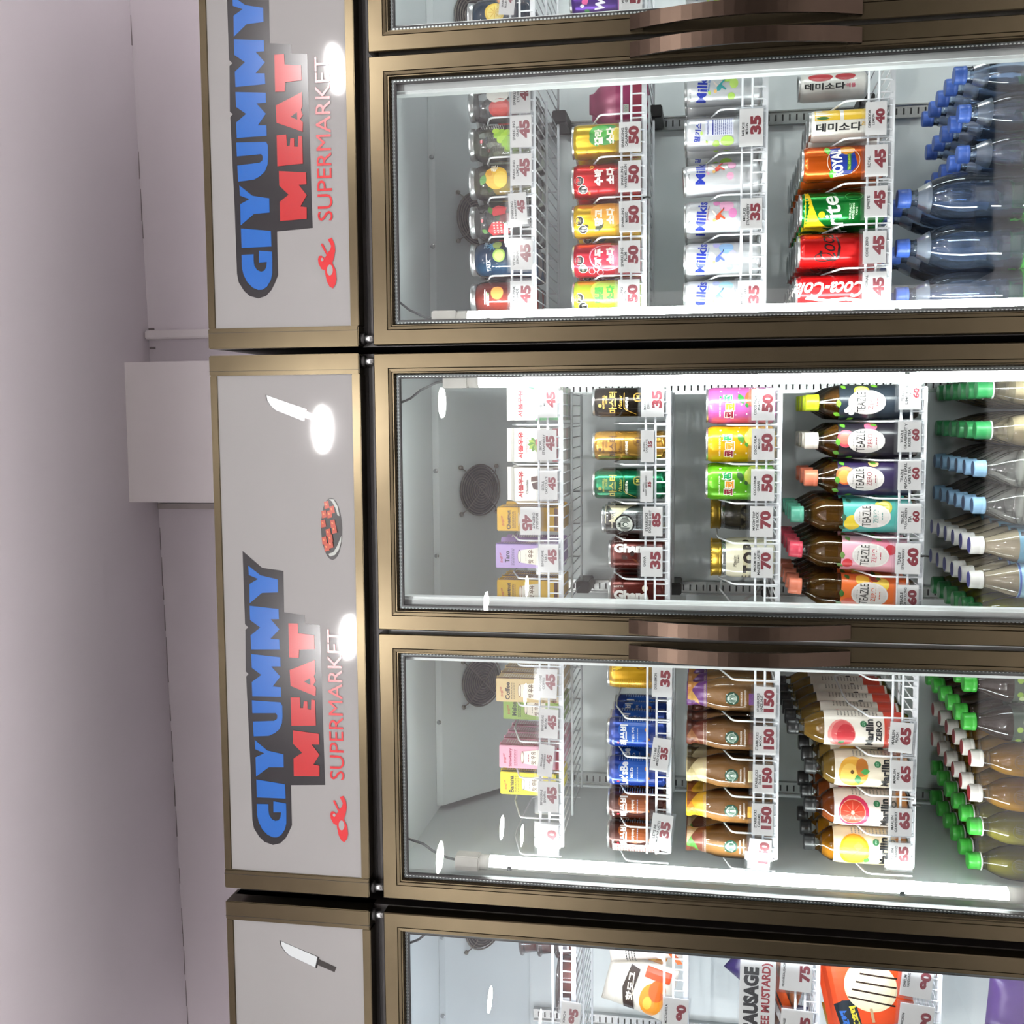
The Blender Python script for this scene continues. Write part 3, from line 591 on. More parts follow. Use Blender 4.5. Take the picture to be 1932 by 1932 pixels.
# ================================================================ wire shelves, their lane dividers, and the price cards
RAIL = {'C': (1.4914, 1.3045, 1.1075, 0.9092), 'R': (1.4466, 1.2626, 1.0784, 0.8487), 'L': (1.4471, 1.2586, 1.0764, 0.8516), 'A': (1.4265, 1.2277, 1.002, 0.8018)}
ORD = ['top', 'second', 'third', 'fourth', 'lowest']
LD = {}
def divider(mb, x, z, hf=0.078, rise=0.026):
    mb.tube([(x, 0.1165, z + 0.004), (x, 0.1165, z + hf - 0.008), (x, 0.1185, z + hf - 0.002), (x, 0.124, z + hf + 0.002), (x, 0.20, z + hf + rise * 0.9), (x, 0.24, z + hf + rise), (x, 0.41, z + hf + rise), (x, 0.425, z + hf + rise - 0.012), (x, 0.43, z + 0.006)], 0.0016, WIRE, 6)
def shelf(key, x0, x1, z, lanes, label, hf=0.078, clips=(), ties=()):
    root = tag(empty('wire_shelf', ((x0 + x1) / 2, 0.12, z)), label, 'shelf', 'white wire shelves in the fridges')
    ox = (x0 + x1) / 2
    loc = lambda o: o
    g = MB()
    def B(mb, a, b2, c, d, e, f, bev=0): mb.box(a - ox, b2 - ox, c - 0.12, d - 0.12, e - z, f - z, WIRE, bev)
    B(g, x0, x1, 0.120, 0.1245, z, z + 0.0085, 0.0012)
    for yy in (0.283, 0.446): g.tube([(x0 - ox, yy - 0.12, 0.0045), (x1 - ox, yy - 0.12, 0.0045)], 0.0026, WIRE, 6)
    n = int((x1 - x0) / 0.0205)
    for i in range(n + 1):
        x = x0 + 0.004 + (x1 - x0 - 0.008) * i / n
        g.tube([(x - ox, 0.003, 0.0078), (x - ox, 0.328, 0.0078)], 0.0012, WIRE, 5)
    g.build('shelf_grid', root)
    f = MB()
    f.tube([(x0 - ox, -0.003, 0.0415), (x1 - ox, -0.003, 0.0415)], 0.0022, WIRE, 6)
    f.tube([(x0 - ox, -0.003, 0.0255), (x1 - ox, -0.003, 0.0255)], 0.0022, WIRE, 6)
    n = int((x1 - x0) / 0.019)
    for i in range(n + 1):
        x = x0 + 0.002 + (x1 - x0 - 0.004) * i / n
        f.tube([(x - ox, -0.003, 0.0255), (x - ox, -0.003, 0.006), (x - ox, 0.001, 0.004)], 0.0014, WIRE, 5)
    f.build('front_fence', root)
    for lx in lanes:
        d = MB(); divider(d, 0, 0, hf); o = d.build('lane_divider', root); o.location = (lx - ox, -0.12, 0)
    for cx in clips:
        c = MB(); c.box(cx - 0.012 - ox, cx + 0.012 - ox, 0.318, 0.408, -0.012, 0.016, BLACK, 0.002); c.build('corner_clip', root)
    for tx in ties:
        c = MB(); c.tube([(tx - ox, -0.004, 0.006), (tx - ox + 0.001, -0.006, -0.001), (tx - ox, -0.004, -0.007)], 0.0018, BLACK, 5); c.build('cable_tie', root)
    return root
def span(k):
    x0, x1 = (XU['C'], XU['C'] + W / 2) if k == 'C' else (XU['C'] + W / 2, XU['C'] + W) if k == 'CR' else (XU['B'] + W / 2, XU['B'] + W) if k == 'R' else (XU['B'], XU['B'] + W / 2) if k == 'L' else (XU['A'] + W / 2, XU['A'] + W)
    out = 0.062 if k in ('C', 'L') else 0.012
    out2 = 0.062 if k in ('R', 'CR', 'A') else 0.012
    return x0 + out, x1 - out2
FN = {'C': 'left half of the right fridge', 'CR': 'right half of the right fridge', 'R': 'right half of the middle fridge', 'L': 'left half of the middle fridge', 'A': 'left fridge'}
def price_tag(x, z, w, h, names, price, tilt, label):
    root = tag(empty('price_tag', (x, 0.1125, z)), label, 'price tag', 'handwritten price cards on the shelf fronts')
    hw, hh = w * 500, h * 500
    mb = MB(); mb.box(-hw / 1000 - 0.004, hw / 1000 + 0.004, -0.0022, -0.0016, -hh / 1000 - 0.003, hh / 1000 + 0.003, PLASTIC)
    mb.box(-hw / 1000 - 0.004, hw / 1000 + 0.004, 0.0008, 0.0014, -hh / 1000 - 0.003, hh / 1000 + 0.006, PLASTIC)
    mb.box(-hw / 1000 - 0.004, hw / 1000 + 0.004, -0.0022, 0.0014, -hh / 1000 - 0.004, -hh / 1000 - 0.003, PLASTIC)
    mb.build('card_holder', root)
    card = MB().box(-hw / 1000, hw / 1000, -0.0004, 0.0004, -hh / 1000, hh / 1000, CARD).build('card', root)
    P = Print(); n = len(names)
    lh = min(4.3, h * 1000 * 0.13)
    for i, t in enumerate(names):
        tw = min(w * 1000 * 0.86, lh * 0.82 * len(t))
        P.text('141213', t, random.uniform(-2, 1), hh - 4 - lh / 2 - i * (lh + 1.6), lh * random.uniform(0.92, 1.08), tw, random.uniform(-1.5, 1.5), 0.03)
    top = hh - 3 - n * (lh + 1.7); ph = min(18, (top + hh - 3.5)); pw = min(w * 1000 * 0.72, ph * 0.84 * len(price))
    if n == 1: ph = min(18, h * 1000 * 0.5); pw = min(w * 1000 * 0.72, ph * 0.84 * len(price))
    P.text('8f1a2c', price, w * 60, -hh + 3 + ph / 2, ph, pw, random.uniform(-2, 2), 0.06)
    P.build('handwriting', card, on_front(-0.0004), None, eps=0.15)
    root.rotation_euler.y = R(-tilt)
    return root

# ================================================================ goods: builders
def can(r, h, body, P, name='drinks_can', metal=0.55, rough=0.28, tall_neck=11, lidm=None, rz=0):
    """aluminium can: body, lid with rim, pull tab, printed picture (r, h in mm)"""
    root = empty(name); prof = [(r * 0.74, 0), (r * 0.8, 1.4), (r * 0.93, 3.5), (r, 7), (r, h - tall_neck), (r * 0.985, h - tall_neck * 0.75), (r * 0.93, h - 5), (r * 0.915, h - 4)]
    pm = [(a / 1000, z / 1000) for a, z in prof]
    mb = MB(); mb.lathe(pm, mat(body, rough, metal, 0.03), 32); mb.build('can_body', root)
    l = MB(); l.lathe([(r * 0.925 / 1000, (h - 5.2) / 1000), (r * 0.905 / 1000, (h - 3) / 1000), (r * 0.925 / 1000, (h - 1.8) / 1000), (r * 0.925 / 1000, (h - 0.4) / 1000), (r * 0.89 / 1000, h / 1000), (r * 0.84 / 1000, (h - 0.6) / 1000), (r * 0.8 / 1000, (h - 3.2) / 1000)], lidm or ALU, 32)
    l.build('lid', root)
    t = MB(); t.lathe([(0.0075, (h - 3.0) / 1000), (0.0075, (h - 2.0) / 1000)], ALU, 12, (0, 0.003, 0)); t.box(-0.006, 0.006, -0.008, 0.004, (h - 2.9) / 1000, (h - 1.9) / 1000, ALU, 0.0004); t.build('pull_tab', root)
    if P: P.build('printed_design', root, on_cyl(prof, r), rough=rough)
    if rz: root.rotation_euler.z = R(rz)
    return root
def clear_can(r, h, liquid, P, dens=0.55):
    root = empty('clear_plastic_can'); prof = [(r * 0.8, 0), (r * 0.94, 4), (r, 12), (r, h - 26), (r * 0.96, h - 18), (r * 0.86, h - 11), (r * 0.84, h - 9)]
    MB().lathe([(a / 1000, z / 1000) for a, z in prof], PET, 28).build('clear_body', root)
    if liquid: MB().lathe([(a * 0.95 / 1000, (z + 1) / 1000) for a, z in prof[:-1]], drink(liquid, dens), 28).build('drink', root)
    l = MB(); l.lathe([(r * 0.85 / 1000, (h - 10) / 1000), (r * 0.885 / 1000, (h - 9) / 1000), (r * 0.885 / 1000, (h - 3.5) / 1000), (r * 0.90 / 1000, (h - 1.5) / 1000), (r * 0.88 / 1000, h / 1000), (r * 0.82 / 1000, (h - 0.8) / 1000), (r * 0.8 / 1000, (h - 3) / 1000)], ALU, 28); l.build('lid', root)
    if P: P.build('printed_design', root, on_cyl(prof, r))
    return root
def ribs(r, z0, z1, n, h):
    return [(r * (0.9 if i % 2 else 1.0), z0 + (z1 - z0) * i / n) for i in range(n + 1)]
def bottle(name, prof, shell, liquid, dens, level, cap, label=None, P=None, pz=None, captop=None, neck=None, ring=None):
    """prof in mm; cap = (r, z0, z1, colour); label = (z0, z1, colour) sleeve; P printed on the sleeve or straight on the bottle"""
    root = empty(name); pm = [(a / 1000, z / 1000) for a, z in prof]
    MB().lathe(pm, shell, 28).build('bottle_body', root)
    if liquid:
        lp = [(a * 0.955 / 1000, (z + 0.8) / 1000) for a, z in prof if z <= level]
        for (a0, z0), (a1, z1) in zip(prof, prof[1:]):
            if z0 <= level < z1: lp.append(((a0 + (a1 - a0) * (level - z0) / (z1 - z0)) * 0.955 / 1000, level / 1000))
        MB().lathe(lp, drink(liquid, dens), 24).build('drink', root)
    r, z0, z1, col = cap
    cm = mat(col, 0.35, 0.0, 0.03); c = MB(); n = 40; v = []; f = []
    rows = [(r * 0.98, z0), (r, z0 + 1), (r, z0 + (z1 - z0) * 0.26), (r * 0.955, z0 + (z1 - z0) * 0.30), (r * 0.985, z0 + (z1 - z0) * 0.34), (r * 0.975, z1 - 2), (r * 0.9, z1)]
    c.lathe([(a / 1000, z / 1000) for a, z in rows], cm, 40)
    for i in range(len(rows) * 40):
        if 4 <= i // 40 <= 5 and i % 2: p = c.v[i]; c.v[i] = (p[0] * 0.975, p[1] * 0.975, p[2])
    co = c.build('cap', root)
    if captop: MB().lathe([(r * 0.88 / 1000, z1 / 1000), (r * 0.86 / 1000, (z1 + 0.35) / 1000)], mat(captop, 0.4), 24).build('cap_disc', co)
    if ring: MB().lathe([((r + 0.6) / 1000, (z0 - 2.2) / 1000), ((r + 0.9) / 1000, (z0 - 1) / 1000), ((r + 0.4) / 1000, z0 / 1000)], mat(ring, 0.4), 28).build('cap_ring', co)
    if label:
        a, b2, col = label[:3]; lp = [(q, z) for q, z in prof if a < z < b2]
        def rad(zz):
            for (a0, q0), (a1, q1) in zip(prof, prof[1:]):
                if q0 <= zz <= q1: return a0 + (a1 - a0) * ((zz - q0) / (q1 - q0) if q1 > q0 else 0)
            return prof[-1][0]
        lp = [(rad(a), a)] + lp + [(rad(b2), b2)]
        lo = MB().lathe([((q + 0.35) / 1000, z / 1000) for q, z in lp], mat(col, 0.3, 0.0, 0.04) if isinstance(col, str) else col, 32, close=False).build('label_sleeve', root)
        if P: P.build('label_print', lo, on_cyl([(q + 0.35, z) for q, z in lp], max(q for q, z in lp)), zstep=pz)
    elif P: P.build('printed_design', root, on_cyl(prof, max(q for q, z in prof)), zstep=pz)
    return root
def brick_carton(w, d, h, col, side, P, PS=None, top=None):
    """small drink brick: body, folded top with side ears, printed front and side band"""
    root = empty('milk_carton'); w2, d2 = w / 2000, d / 2000; H = h / 1000
    m = mat(col, 0.4, 0.0, 0.03)
    MB().box(-w2, w2, -d2, d2, 0, H, m, 0.0012).build('carton_body', root)
    t = MB(); t.add([(-w2 * 0.3, -0.0012, H), (w2, -0.0012, H), (w2, -0.0012, H + 0.002), (-w2, -0.0012, H + 0.002), (-w2, 0.0012, H), (w2, 0.0012, H), (w2, 0.0012, H + 0.002), (-w2, 0.0012, H + 0.002)], [(0, 1, 2, 3), (7, 6, 5, 4), (3, 2, 6, 7), (0, 4, 5, 1), (1, 5, 6, 2), (0, 3, 7, 4)], mat(top or col, 0.45)); t.build('top_seam', root)
    P.build('front_print', root, on_front(-d2), None, eps=0.2)
    S = PS or Print().rect(side, -d / 2 + 1, -d / 2 + 8.5, 2, h - 4).poly(side, [(-d / 2 + 8.5, h - 4), (-d / 2 + 1, h - 4), (-d / 2 + 4, h - 2)]).lines('f4f0ea', -d / 2 + 10, d / 2 - 2, 8, h - 8, 16)
    S.build('side_print', root, lambda x, z, e: (w2 + e / 1000, x / 1000, z / 1000), None, eps=0.2)
    S.build('side_print', root, lambda x, z, e: (-w2 - e / 1000, -x / 1000, z / 1000), None, eps=0.2)
    return root
def gable_carton(w, h, col, P):
    root = empty('milk_carton'); a = w / 2000; H = h / 1000; m = mat(col, 0.4, 0.0, 0.02)
    b = MB(); b.box(-a, a, -a, a, 0, H, m, 0.001); b.build('carton_body', root)
    g = MB(); rz = H + 0.011
    g.add([(-a, -a, H), (a, -a, H), (a, a, H), (-a, a, H), (-a, -0.001, rz), (a, -0.001, rz), (a, 0.001, rz), (-a, 0.001, rz), (-a, -0.001, rz + 0.006), (a, -0.001, rz + 0.006), (a, 0.001, rz + 0.006), (-a, 0.001, rz + 0.006)],
          [(0, 1, 5, 4), (2, 3, 7, 6), (1, 2, 6, 5), (3, 0, 4, 7), (4, 5, 9, 8), (6, 7, 11, 10), (8, 9, 10, 11), (5, 6, 10, 9), (7, 4, 8, 11)], m); g.build('gable_top', root)
    P.build('front_print', root, on_front(-a), None, eps=0.2)
    return root

REG = []
ORDN = ['first', 'second', 'third', 'fourth', 'fifth', 'sixth', 'seventh']
def row(root, x, z, y, n, pitch, label, group, cat, dx=0.0, jit=0.0, skip=()):
    """the first stands at the front of its lane, the others straight behind it"""
    root['category'] = cat; root['group'] = group
    REG.append((x, z, max([abs(c.data.vertices[i].co.x) for c in root.children if c.data for i in range(len(c.data.vertices))] or [0.03])))
    root.location = (x, y, z); root['label'] = label + (', front of its lane' if n > 1 else '')
    for i in range(1, n):
        if i in skip: continue
        dup(root, (x + dx * i + random.uniform(-jit, jit), y + pitch * i, z), '%s, %s from the front' % (label, ORDN[i]), root.rotation_euler.z + random.uniform(-0.5, 0.5) * (1 if jit else 0))
    return root
SH = 0.0092     # goods stand on the wires, a little above the rail's lower edge
def octagons(P, x=-9, z=118):
    for dx, dz in ((15, 3), (0, -3)):
        P.poly('e8e6e0', [(x + dx + 8.3 * math.cos(math.pi / 8 + k * math.pi / 4), z + dz + 8.3 * math.sin(math.pi / 8 + k * math.pi / 4)) for k in range(8)])
        P.poly('191817', [(x + dx + 7.4 * math.cos(math.pi / 8 + k * math.pi / 4), z + dz + 7.4 * math.sin(math.pi / 8 + k * math.pi / 4)) for k in range(8)])
        P.lines('b5b2ac', x + dx - 4, x + dx + 4, z + dz - 2.6, z + dz + 2.6, 3, 0.3)
    return P

# ================================================================ right fridge: clear cans, fruit sodas, milk sodas, colas, water
zc = [z + SH for z in RAIL['C']]
G1 = 'clear plastic drink cans on the top shelf'
P = Print(); P.ell('e58a3c', 8, 62, 12, 11); P.leaf('5f8a3a', 2, 76, 9, 3, 40)
for i in range(3): P.rect('f4eeee', -12 + i * 0.1, 14 - i * 4, 83 - i * 3.2, 84.6 - i * 3.2)
P.text('f6f0f0', 'VTALK', -6, 78, 5, 18)
for k in range(6): P.leaf('f2d9d2', 2, 42, 14, 0.7, 180 + k * 26)
row(clear_can(30.6, 111, 'd4513f', P, 0.7), 0.205, zc[0], 0.163, 3, 0.067, 'clear can of pink peach drink with a metal lid', G1, 'can')
P = Print(); P.ell('9cc24e', 4, 58, 12, 11); P.ell('c5dc7c', 4, 58, 9, 8); P.text('eef4f8', 'TALK', -14, 76, 6, 22, 0, 0.03); P.rect('dfe9f0', -24, 6, 79.8, 80.5)
for k in range(9): P.leaf('3c8fbe', 22, 70, 12, 1.2, k * 40)
P.ell('8fb05c', 24, 62, 9, 8); P.text('9ac4dc', 'TALK', 24, 82, 5, 16)
row(clear_can(30.6, 111, '0d5a86', P, 0.8), 0.273, zc[0], 0.163, 3, 0.067, 'clear can of deep blue lemonade with a metal lid', G1, 'can')
def okf(P, x, z): P.ell('c2263a', x, z, 3.2, 2.4); P.text('f4f0f0', 'OKF', x, z, 1.8); return P
P = okf(Print(), -2, 87); P.poly('c8323a', [(-30, 70), (-20, 78), (-6, 70), (-4, 56), (-14, 42), (-26, 40)]); P.leaf('4d7a34', -24, 78, 12, 4, 60)
for i in range(5):
    for j in range(3): P.ell('f2c9c2', -24 + i * 4.5, 54 + j * 6, 1.2, 1.6)
P.poly('cf3d44', [(4, 66), (16, 74), (26, 60), (20, 44), (8, 46)]); P.leaf('4d7a34', 8, 70, 16, 4.5, 20)
P.text('3c4650', 'STRAWBERRY', 0, 81, 2.2)
row(clear_can(30.6, 111, 'f2f0ee', P, 0.08), 0.338, zc[0], 0.163, 3, 0.067, 'clear can with printed strawberries and see-through drink', G1, 'can')
P = Print(); P.ell('e2b22c', 4, 62, 21, 20); P.ell('efcb4a', 0, 54, 14, 12); P.leaf('4a8a34', -10, 88, 20, 6, -20); P.text('f6f2dc', '레몬', 22, 66, 12, 16, 0, 0.03); P.ell('d79a1e', 12, 74, 7, 5, 30)
row(clear_can(30.6, 111, 'f0ecd8', P, 0.1), 0.405, zc[0], 0.163, 3, 0.067, 'clear can with a big yellow lemon and green leaf', G1, 'can')
P = okf(Print(), -2, 87); P.text('3c4650', 'GRAPE', 0, 78, 3.2); P.lines('5d6a62', -14, 10, 70, 76, 2)
for i, (a, c) in enumerate(((8, 60), (0, 54), (14, 52), (6, 48), (-6, 46), (16, 62), (0, 40), (12, 42), (-12, 40))): P.ell('a8cf3e' if i % 2 else '8fbd33', a, c, 6, 6)
P.lines('e7ece7', 20, 34, 48, 90, 14)
row(clear_can(30.6, 111, 'e9eedd', P, 0.1), 0.471, zc[0], 0.163, 3, 0.067, 'clear can with pale green printed grapes', G1, 'can')
P = Print(); P.ell('c23a36', -14, 54, 17, 20); P.ell('f4f1ea', 10, 58, 14, 20); P.ell('d04a42', -14, 54, 12, 15)
row(clear_can(30.6, 111, 'f2ecea', P, 0.1), 0.537, zc[0], 0.163, 3, 0.067, 'clear can with a peeled red and white lychee', G1, 'can')
P = okf(Print(), -16, 87); P.ell('e9c53c', 0, 62, 17, 17); P.ell('f4dc6c', 0, 62, 13, 13); P.ell('e08a2c', 24, 52, 7, 7)
for k in range(8): P.leaf('e2b82e', 0, 62, 12, 0.8, k * 45)
row(clear_can(30.6, 111, '1f5d7c', P, 0.6), 0.682, zc[0], 0.163, 3, 0.067, 'clear can of blue drink with a round lemon slice', G1, 'can')

G2 = 'fruit soda cans on the second shelf'
def soda(col, w1, w2, tc, deco, h=119):
    P = octagons(Print(), -18, 102) if deco != 'leaf' else Print()
    if deco == 'melon': P.ell('b6d24a', 10, 56, 24, 30); P.ell('9cc24a', 12, 56, 18, 24)
    if deco == 'plum':
        P.ell('b7203c', 6, 58, 27, 30); P.ring('e79ab2', 2, 58, 24, 30, 2); P.ell('d77a98', 4, 42, 20, 14)
        for a, c in ((-22, 84), (-25, 70), (-17, 76)): P.ring('f0c4cc', a, c, 6.5, 5.5, 0.8)
        P.rect('6a3a1e', 24, 30, 40, 52)
    if deco == 'mango': P.ell('e8a234', 10, 56, 25, 30); P.leaf('39402a', -22, 80, 22, 5, -50); P.leaf('2a2418', -14, 88, 10, 1.6, 60)
    if deco == 'leaf':
        P.ell('2c8a3c', 8, 62, 20, 26); P.ell('4fae46', 12, 70, 14, 16); P.leaf('3c9440', -14, 74, 26, 8, 25); P.ell('d8c23a', 6, 42, 12, 10); P.text('3a3416', 'SFC', -22, 92, 3.2)
    if deco == 'wm': P.text('e8b834', 'Up', 22, 84, 9, 9, 20); P.text('f0b060', 'SFC', -24, 88, 3); P.lines('f2d4cc', -18, 14, 30, 34, 1)
    a, b2 = w1
    P.text(tc, a, 2, 72, 15, 28, 0, 0.06); P.text(tc, b2, 4, 52, 15, 28, 0, 0.06)
    return can(29.3, h, col, P, 'soda_can', 0.6, 0.25)
C2y = 0.16
row(soda('c9dc36', ('멜론', '소다'), 0, '3f9a3c', 'melon'), 0.2025, zc[1], C2y, 3, 0.062, 'pale green melon soda can with two black octagons', G2, 'can', jit=0.0006)
row(soda('b3182e', ('자두', '소다'), 0, 'f0ece6', 'plum'), 0.266, zc[1], C2y, 3, 0.062, 'crimson plum soda can with pink circles', G2, 'can', jit=0.0006)
row(soda('e2b41e', ('망고', '소다'), 0, 'f4ead2', 'mango'), 0.332, zc[1], C2y, 3, 0.062, 'yellow mango soda can with a dark leaf', G2, 'can', jit=0.0006)
row(soda('b8141c', ('수박', '소다'), 0, 'f2ece6', 'wm'), 0.3985, zc[1], C2y, 3, 0.062, 'red watermelon soda can with white lettering', G2, 'can', jit=0.0006)
row(soda('c8a51e', ('깔라', '소다'), 0, 'f2eedd', 'leaf'), 0.465, zc[1], C2y, 2, 0.062, 'gold citrus soda can with a big green leaf', G2, 'can', jit=0.0006)
P = Print(); P.text('f2eef6', "Welch's", -2, 66, 17, 62, -12, 0.05)
for a, c in ((-20, 92), (14, 96), (28, 84)): P.leaf('e05a9a', a, c, 12, 6, 30)
P.rect('b03aa0', -40, 40, 34, 40); P.leaf('e8e4ee', -22, 96, 8, 3, 90); P.leaf('3f8a4a', -34, 88, 10, 4, 60)
row(can(30, 122, '4a1d84', P, 'soda_can'), 0.704, zc[1], C2y, 2, 0.062, 'purple grape soda can with big white script', G2, 'can')
# soft drink pouches lying deep on the second shelf
root = empty('drink_pouch')
mb = MB(); n = 12
prof = [(0.034, 0.012, 0), (0.04, 0.02, 0.02), (0.04, 0.02, 0.06), (0.036, 0.016, 0.085), (0.02, 0.006, 0.1), (0.018, 0.003, 0.108)]
v = []; f = []
for a, c, z in prof:
    for k in range(n): t = 2 * math.pi * k / n; v.append((a * math.copysign(abs(math.cos(t)) ** 0.6, math.cos(t)), c * math.sin(t), z))
for i in range(len(prof) - 1):
    for k in range(n): f.append((i * n + k, i * n + (k + 1) % n, (i + 1) * n + (k + 1) % n, (i + 1) * n + k))
f.append(tuple(range(n - 1, -1, -1))); f.append(tuple((len(prof) - 1) * n + k for k in range(n)))
mb.add(v, f, mat('a8466e', 0.3, 0.1), True); mb.build('pouch_body', root)
P = Print().rect('9a2f4a', -30, 30, 10, 30).rect('dfe4da', -26, -8, 34, 44).lines('4d6a4c', -25, -9, 35, 43, 4); P.build('printed_design', root, lambda x, z, e: (x / 1000, -0.02 - e / 1000, z / 1000), None)
row(root, 0.574, zc[1], 0.33, 2, 0.05, 'magenta drink pouch lying deep behind the gold citrus can', 'drink pouches at the back', 'pouch')

G3 = 'slim milk soda cans on the third shelf'
def milky(fl, c1, c2, fig, back=False):
    P = Print()
    if back:
        P.text('2436a0', '밀키스', -2, 104, 10, 32, -6, 0.03); P.rect('d6d9ea', -8, 22, 46, 92); P.text('2f3c86', 'Nutrition Facts', 6, 88, 3, 26); P.rect('28358c', -7, 21, 78.5, 80.5)
        P.lines('5a6294', -7, 21, 48, 77, 9); P.ell(c1, -22, 74, 6, 6); P.ell(c1, -18, 56, 9, 11); P.leaf(c1, -22, 88, 7, 2.5, 20); P.ell(c2, -4, 98, 3, 2)
    else:
        P.text('2436a0', 'Milkis', 0, 97, 16, 56, -5, 0.03); P.text('8a3a4a' if fl == 's' else '4a7ab8', {'m': 'Melon Flavor', 's': 'Strawberry Flavor', 'o': 'Original Flavor'}[fl], 4, 86, 3.4, 27, -8)
        P.text('3a3d46', 'LOTTE', -14, 117, 2.4); P.ell(c1, 16, 56, 11, 12); P.ell(c2, 22, 72, 6, 6); P.ell(c2, 2, 46, 8, 7); P.ell(c1, -18, 50, 6, 6); P.leaf(c1, -14, 84, 7, 2.4, 30)
        # little jumping figure: head, body, legs
        P.ell('e2b46a', -9, 76, 2.6, 2.6); P.poly(fig, [(-9, 73), (-3, 74), (3, 68), (-1, 64), (-8, 68)]); P.poly(fig, [(3, 68), (9, 62), (8, 60), (1, 66)]); P.poly(fig, [(-1, 64), (-6, 58), (-8, 59), (-4, 66)])
        P.poly('3a3d46', [(9, 62), (12, 61), (12, 60), (8, 60)]); P.poly('e8d6cc', [(-3, 74), (6, 80), (7, 79), (0, 72)])
    return can(26.3, 126.5, 'd3d5d8', P, 'slim_can', 0.35, 0.3)
y3 = 0.157
row(milky('o', '9fd0e0', 'a9b0e4', '5878c0'), 0.199, zc[2], y3, 4, 0.056, 'white and blue slim can nearest the tube light', G3, 'can', jit=0.0006)
row(milky('o', '8fb8e4', 'b4b0e4', '5060b0'), 0.262, zc[2], y3, 4, 0.056, 'white and blue slim can with pale blue bubbles', G3, 'can', jit=0.0006)
row(milky('s', 'e4a8c8', 'd884b8', 'd0502c'), 0.331, zc[2], y3, 4, 0.056, 'white slim can with pink flowers and a red heart figure', G3, 'can', jit=0.0006)
s1 = milky('s', 'e4a8c4', 'e0a0c4', 'd0402c'); s1.rotation_euler = (0, R(-4), R(38))
row(s1, 0.3965, zc[2] + 0.002, y3 + 0.002, 1, 0.056, 'leaning white slim can with large pink circles', G3, 'can')
row(milky('m', 'a8cf5c', 'b8d86c', '3c9a9c', True), 0.468, zc[2], y3, 4, 0.056, 'white slim can turned to its nutrition panel', G3, 'can', jit=0.0006)
row(milky('m', 'a8cf5c', 'b8d86c', '3c9a9c'), 0.540, zc[2], y3, 4, 0.056, 'white slim can with a green melon and teal figure', G3, 'can', jit=0.0006)
row(milky('m', 'c4dc7c', 'b8d86c', '3c9a9c', True), 0.716, zc[2], y3, 2, 0.056, 'white slim can at the edge of the right door', G3, 'can')

G4 = 'sleek cola and soda cans on the fourth shelf'
y4 = 0.158
P = Print(); P.text('f2eeea', 'Coca-Cola', 2, 88, 27, 112, 90, 0.02, 0.5); P.poly('f2eeea', [(-16, 30), (-11, 60), (-14, 90), (-8, 122), (-13, 126), (-19, 92), (-17, 60), (-20, 30)]); P.lines('f0dcd8', -28, -23, 60, 84, 2)
row(can(28.3, 141, 'c8141c', P, 'cola_can', 0.5, 0.22), 0.201, zc[3], y4, 5, 0.059, 'bright red cola can with upright white script', G4, 'can', jit=0.0006)
P = Print(); P.text('1c0d0c', 'Coca', 4, 92, 26, 50, 6, 0.0, 0.5); P.poly('1c0d0c', [(-24, 84), (-14, 76), (4, 74), (22, 78), (22, 75.5), (2, 70), (-16, 72)]); P.ring('1c0d0c', -14, 97, 8, 15, 1.6)
row(can(28.3, 138, 'bd1616', P, 'cola_can', 0.6, 0.22), 0.269, zc[3], y4, 5, 0.059, 'red cola can with black script', G4, 'can', jit=0.0006)
P = Print(); P.poly('d8b81e', [(-42, 128), (42, 128), (38, 122), (10, 116), (-14, 106), (-32, 92), (-42, 76)]); P.text('e4e6e0', 'Sprite', -20, 76, 36, 94, 13, 0.02, 0.2); P.ell('e2c21e', -6, 101, 5.4, 5.4)
for i, t in enumerate(('NATURALLY', 'REFRESHING', 'TASTE')): P.text('cfe0c8', t, -2, 56 - i * 5, 3.4)
P.ring('3ba84c', 24, 50, 8, 14, 0.9)
row(can(28.3, 136, '0c7a2c', P, 'soda_can', 0.6, 0.2, rz=-12), 0.336, zc[3], y4, 5, 0.059, 'green lemon soda can with white letters and a yellow dot', G4, 'can', jit=0.0006)
P = Print(); P.ring('f0d8c4', 3, 68, 24, 26, 0.8); P.poly('20358c', [(-24, 84), (26, 92), (28, 70), (20, 52), (-4, 46), (-18, 56)]); P.ell('d08a20', 22, 62, 9, 12); P.leaf('4fae34', -26, 86, 18, 6, -10); P.leaf('6cc04a', 14, 92, 18, 5, 10)
P.text('f2f2ee', 'ROYAL', 0, 78, 17, 46, 8, 0.05); P.rect('2f6a3c', -12, 14, 56, 62); P.text('b8d83c', 'TRU-ORANGE', 1, 59, 3.4, 24, 4)
row(can(28.3, 134, 'cf5a14', P, 'soda_can', 0.6, 0.22, rz=-8), 0.410, zc[3], y4, 6, 0.059, 'orange soda can with a blue badge', G4, 'can', jit=0.0006)
P = Print(); P.rect('dcb52e', 4, 44, 74, 114); P.rect('dcb52e', 4, 44, 24, 68); P.leaf('3c6a34', 8, 90, 22, 3, 90); P.text('17181a', '데미소다', -7, 76, 13, 72, -90, 0.03); P.text('d8a82c', '레몬', -4, 32, 8, 16, -90)
row(can(25, 123, 'e6e4dc', P, 'slim_can', 0.2, 0.35), 0.471, zc[3], y4, 3, 0.055, 'white and yellow lemon soda can with black lettering', G4, 'can')
P = Print(); P.text('17181a', '데미소다', -4, 76, 12, 72, -90, 0.03); P.ell('b0343a', 14, 84, 9, 22); P.ell('b0343a', 14, 40, 8, 18); P.text('c8506a', '애플', -4, 30, 7, 16, -90)
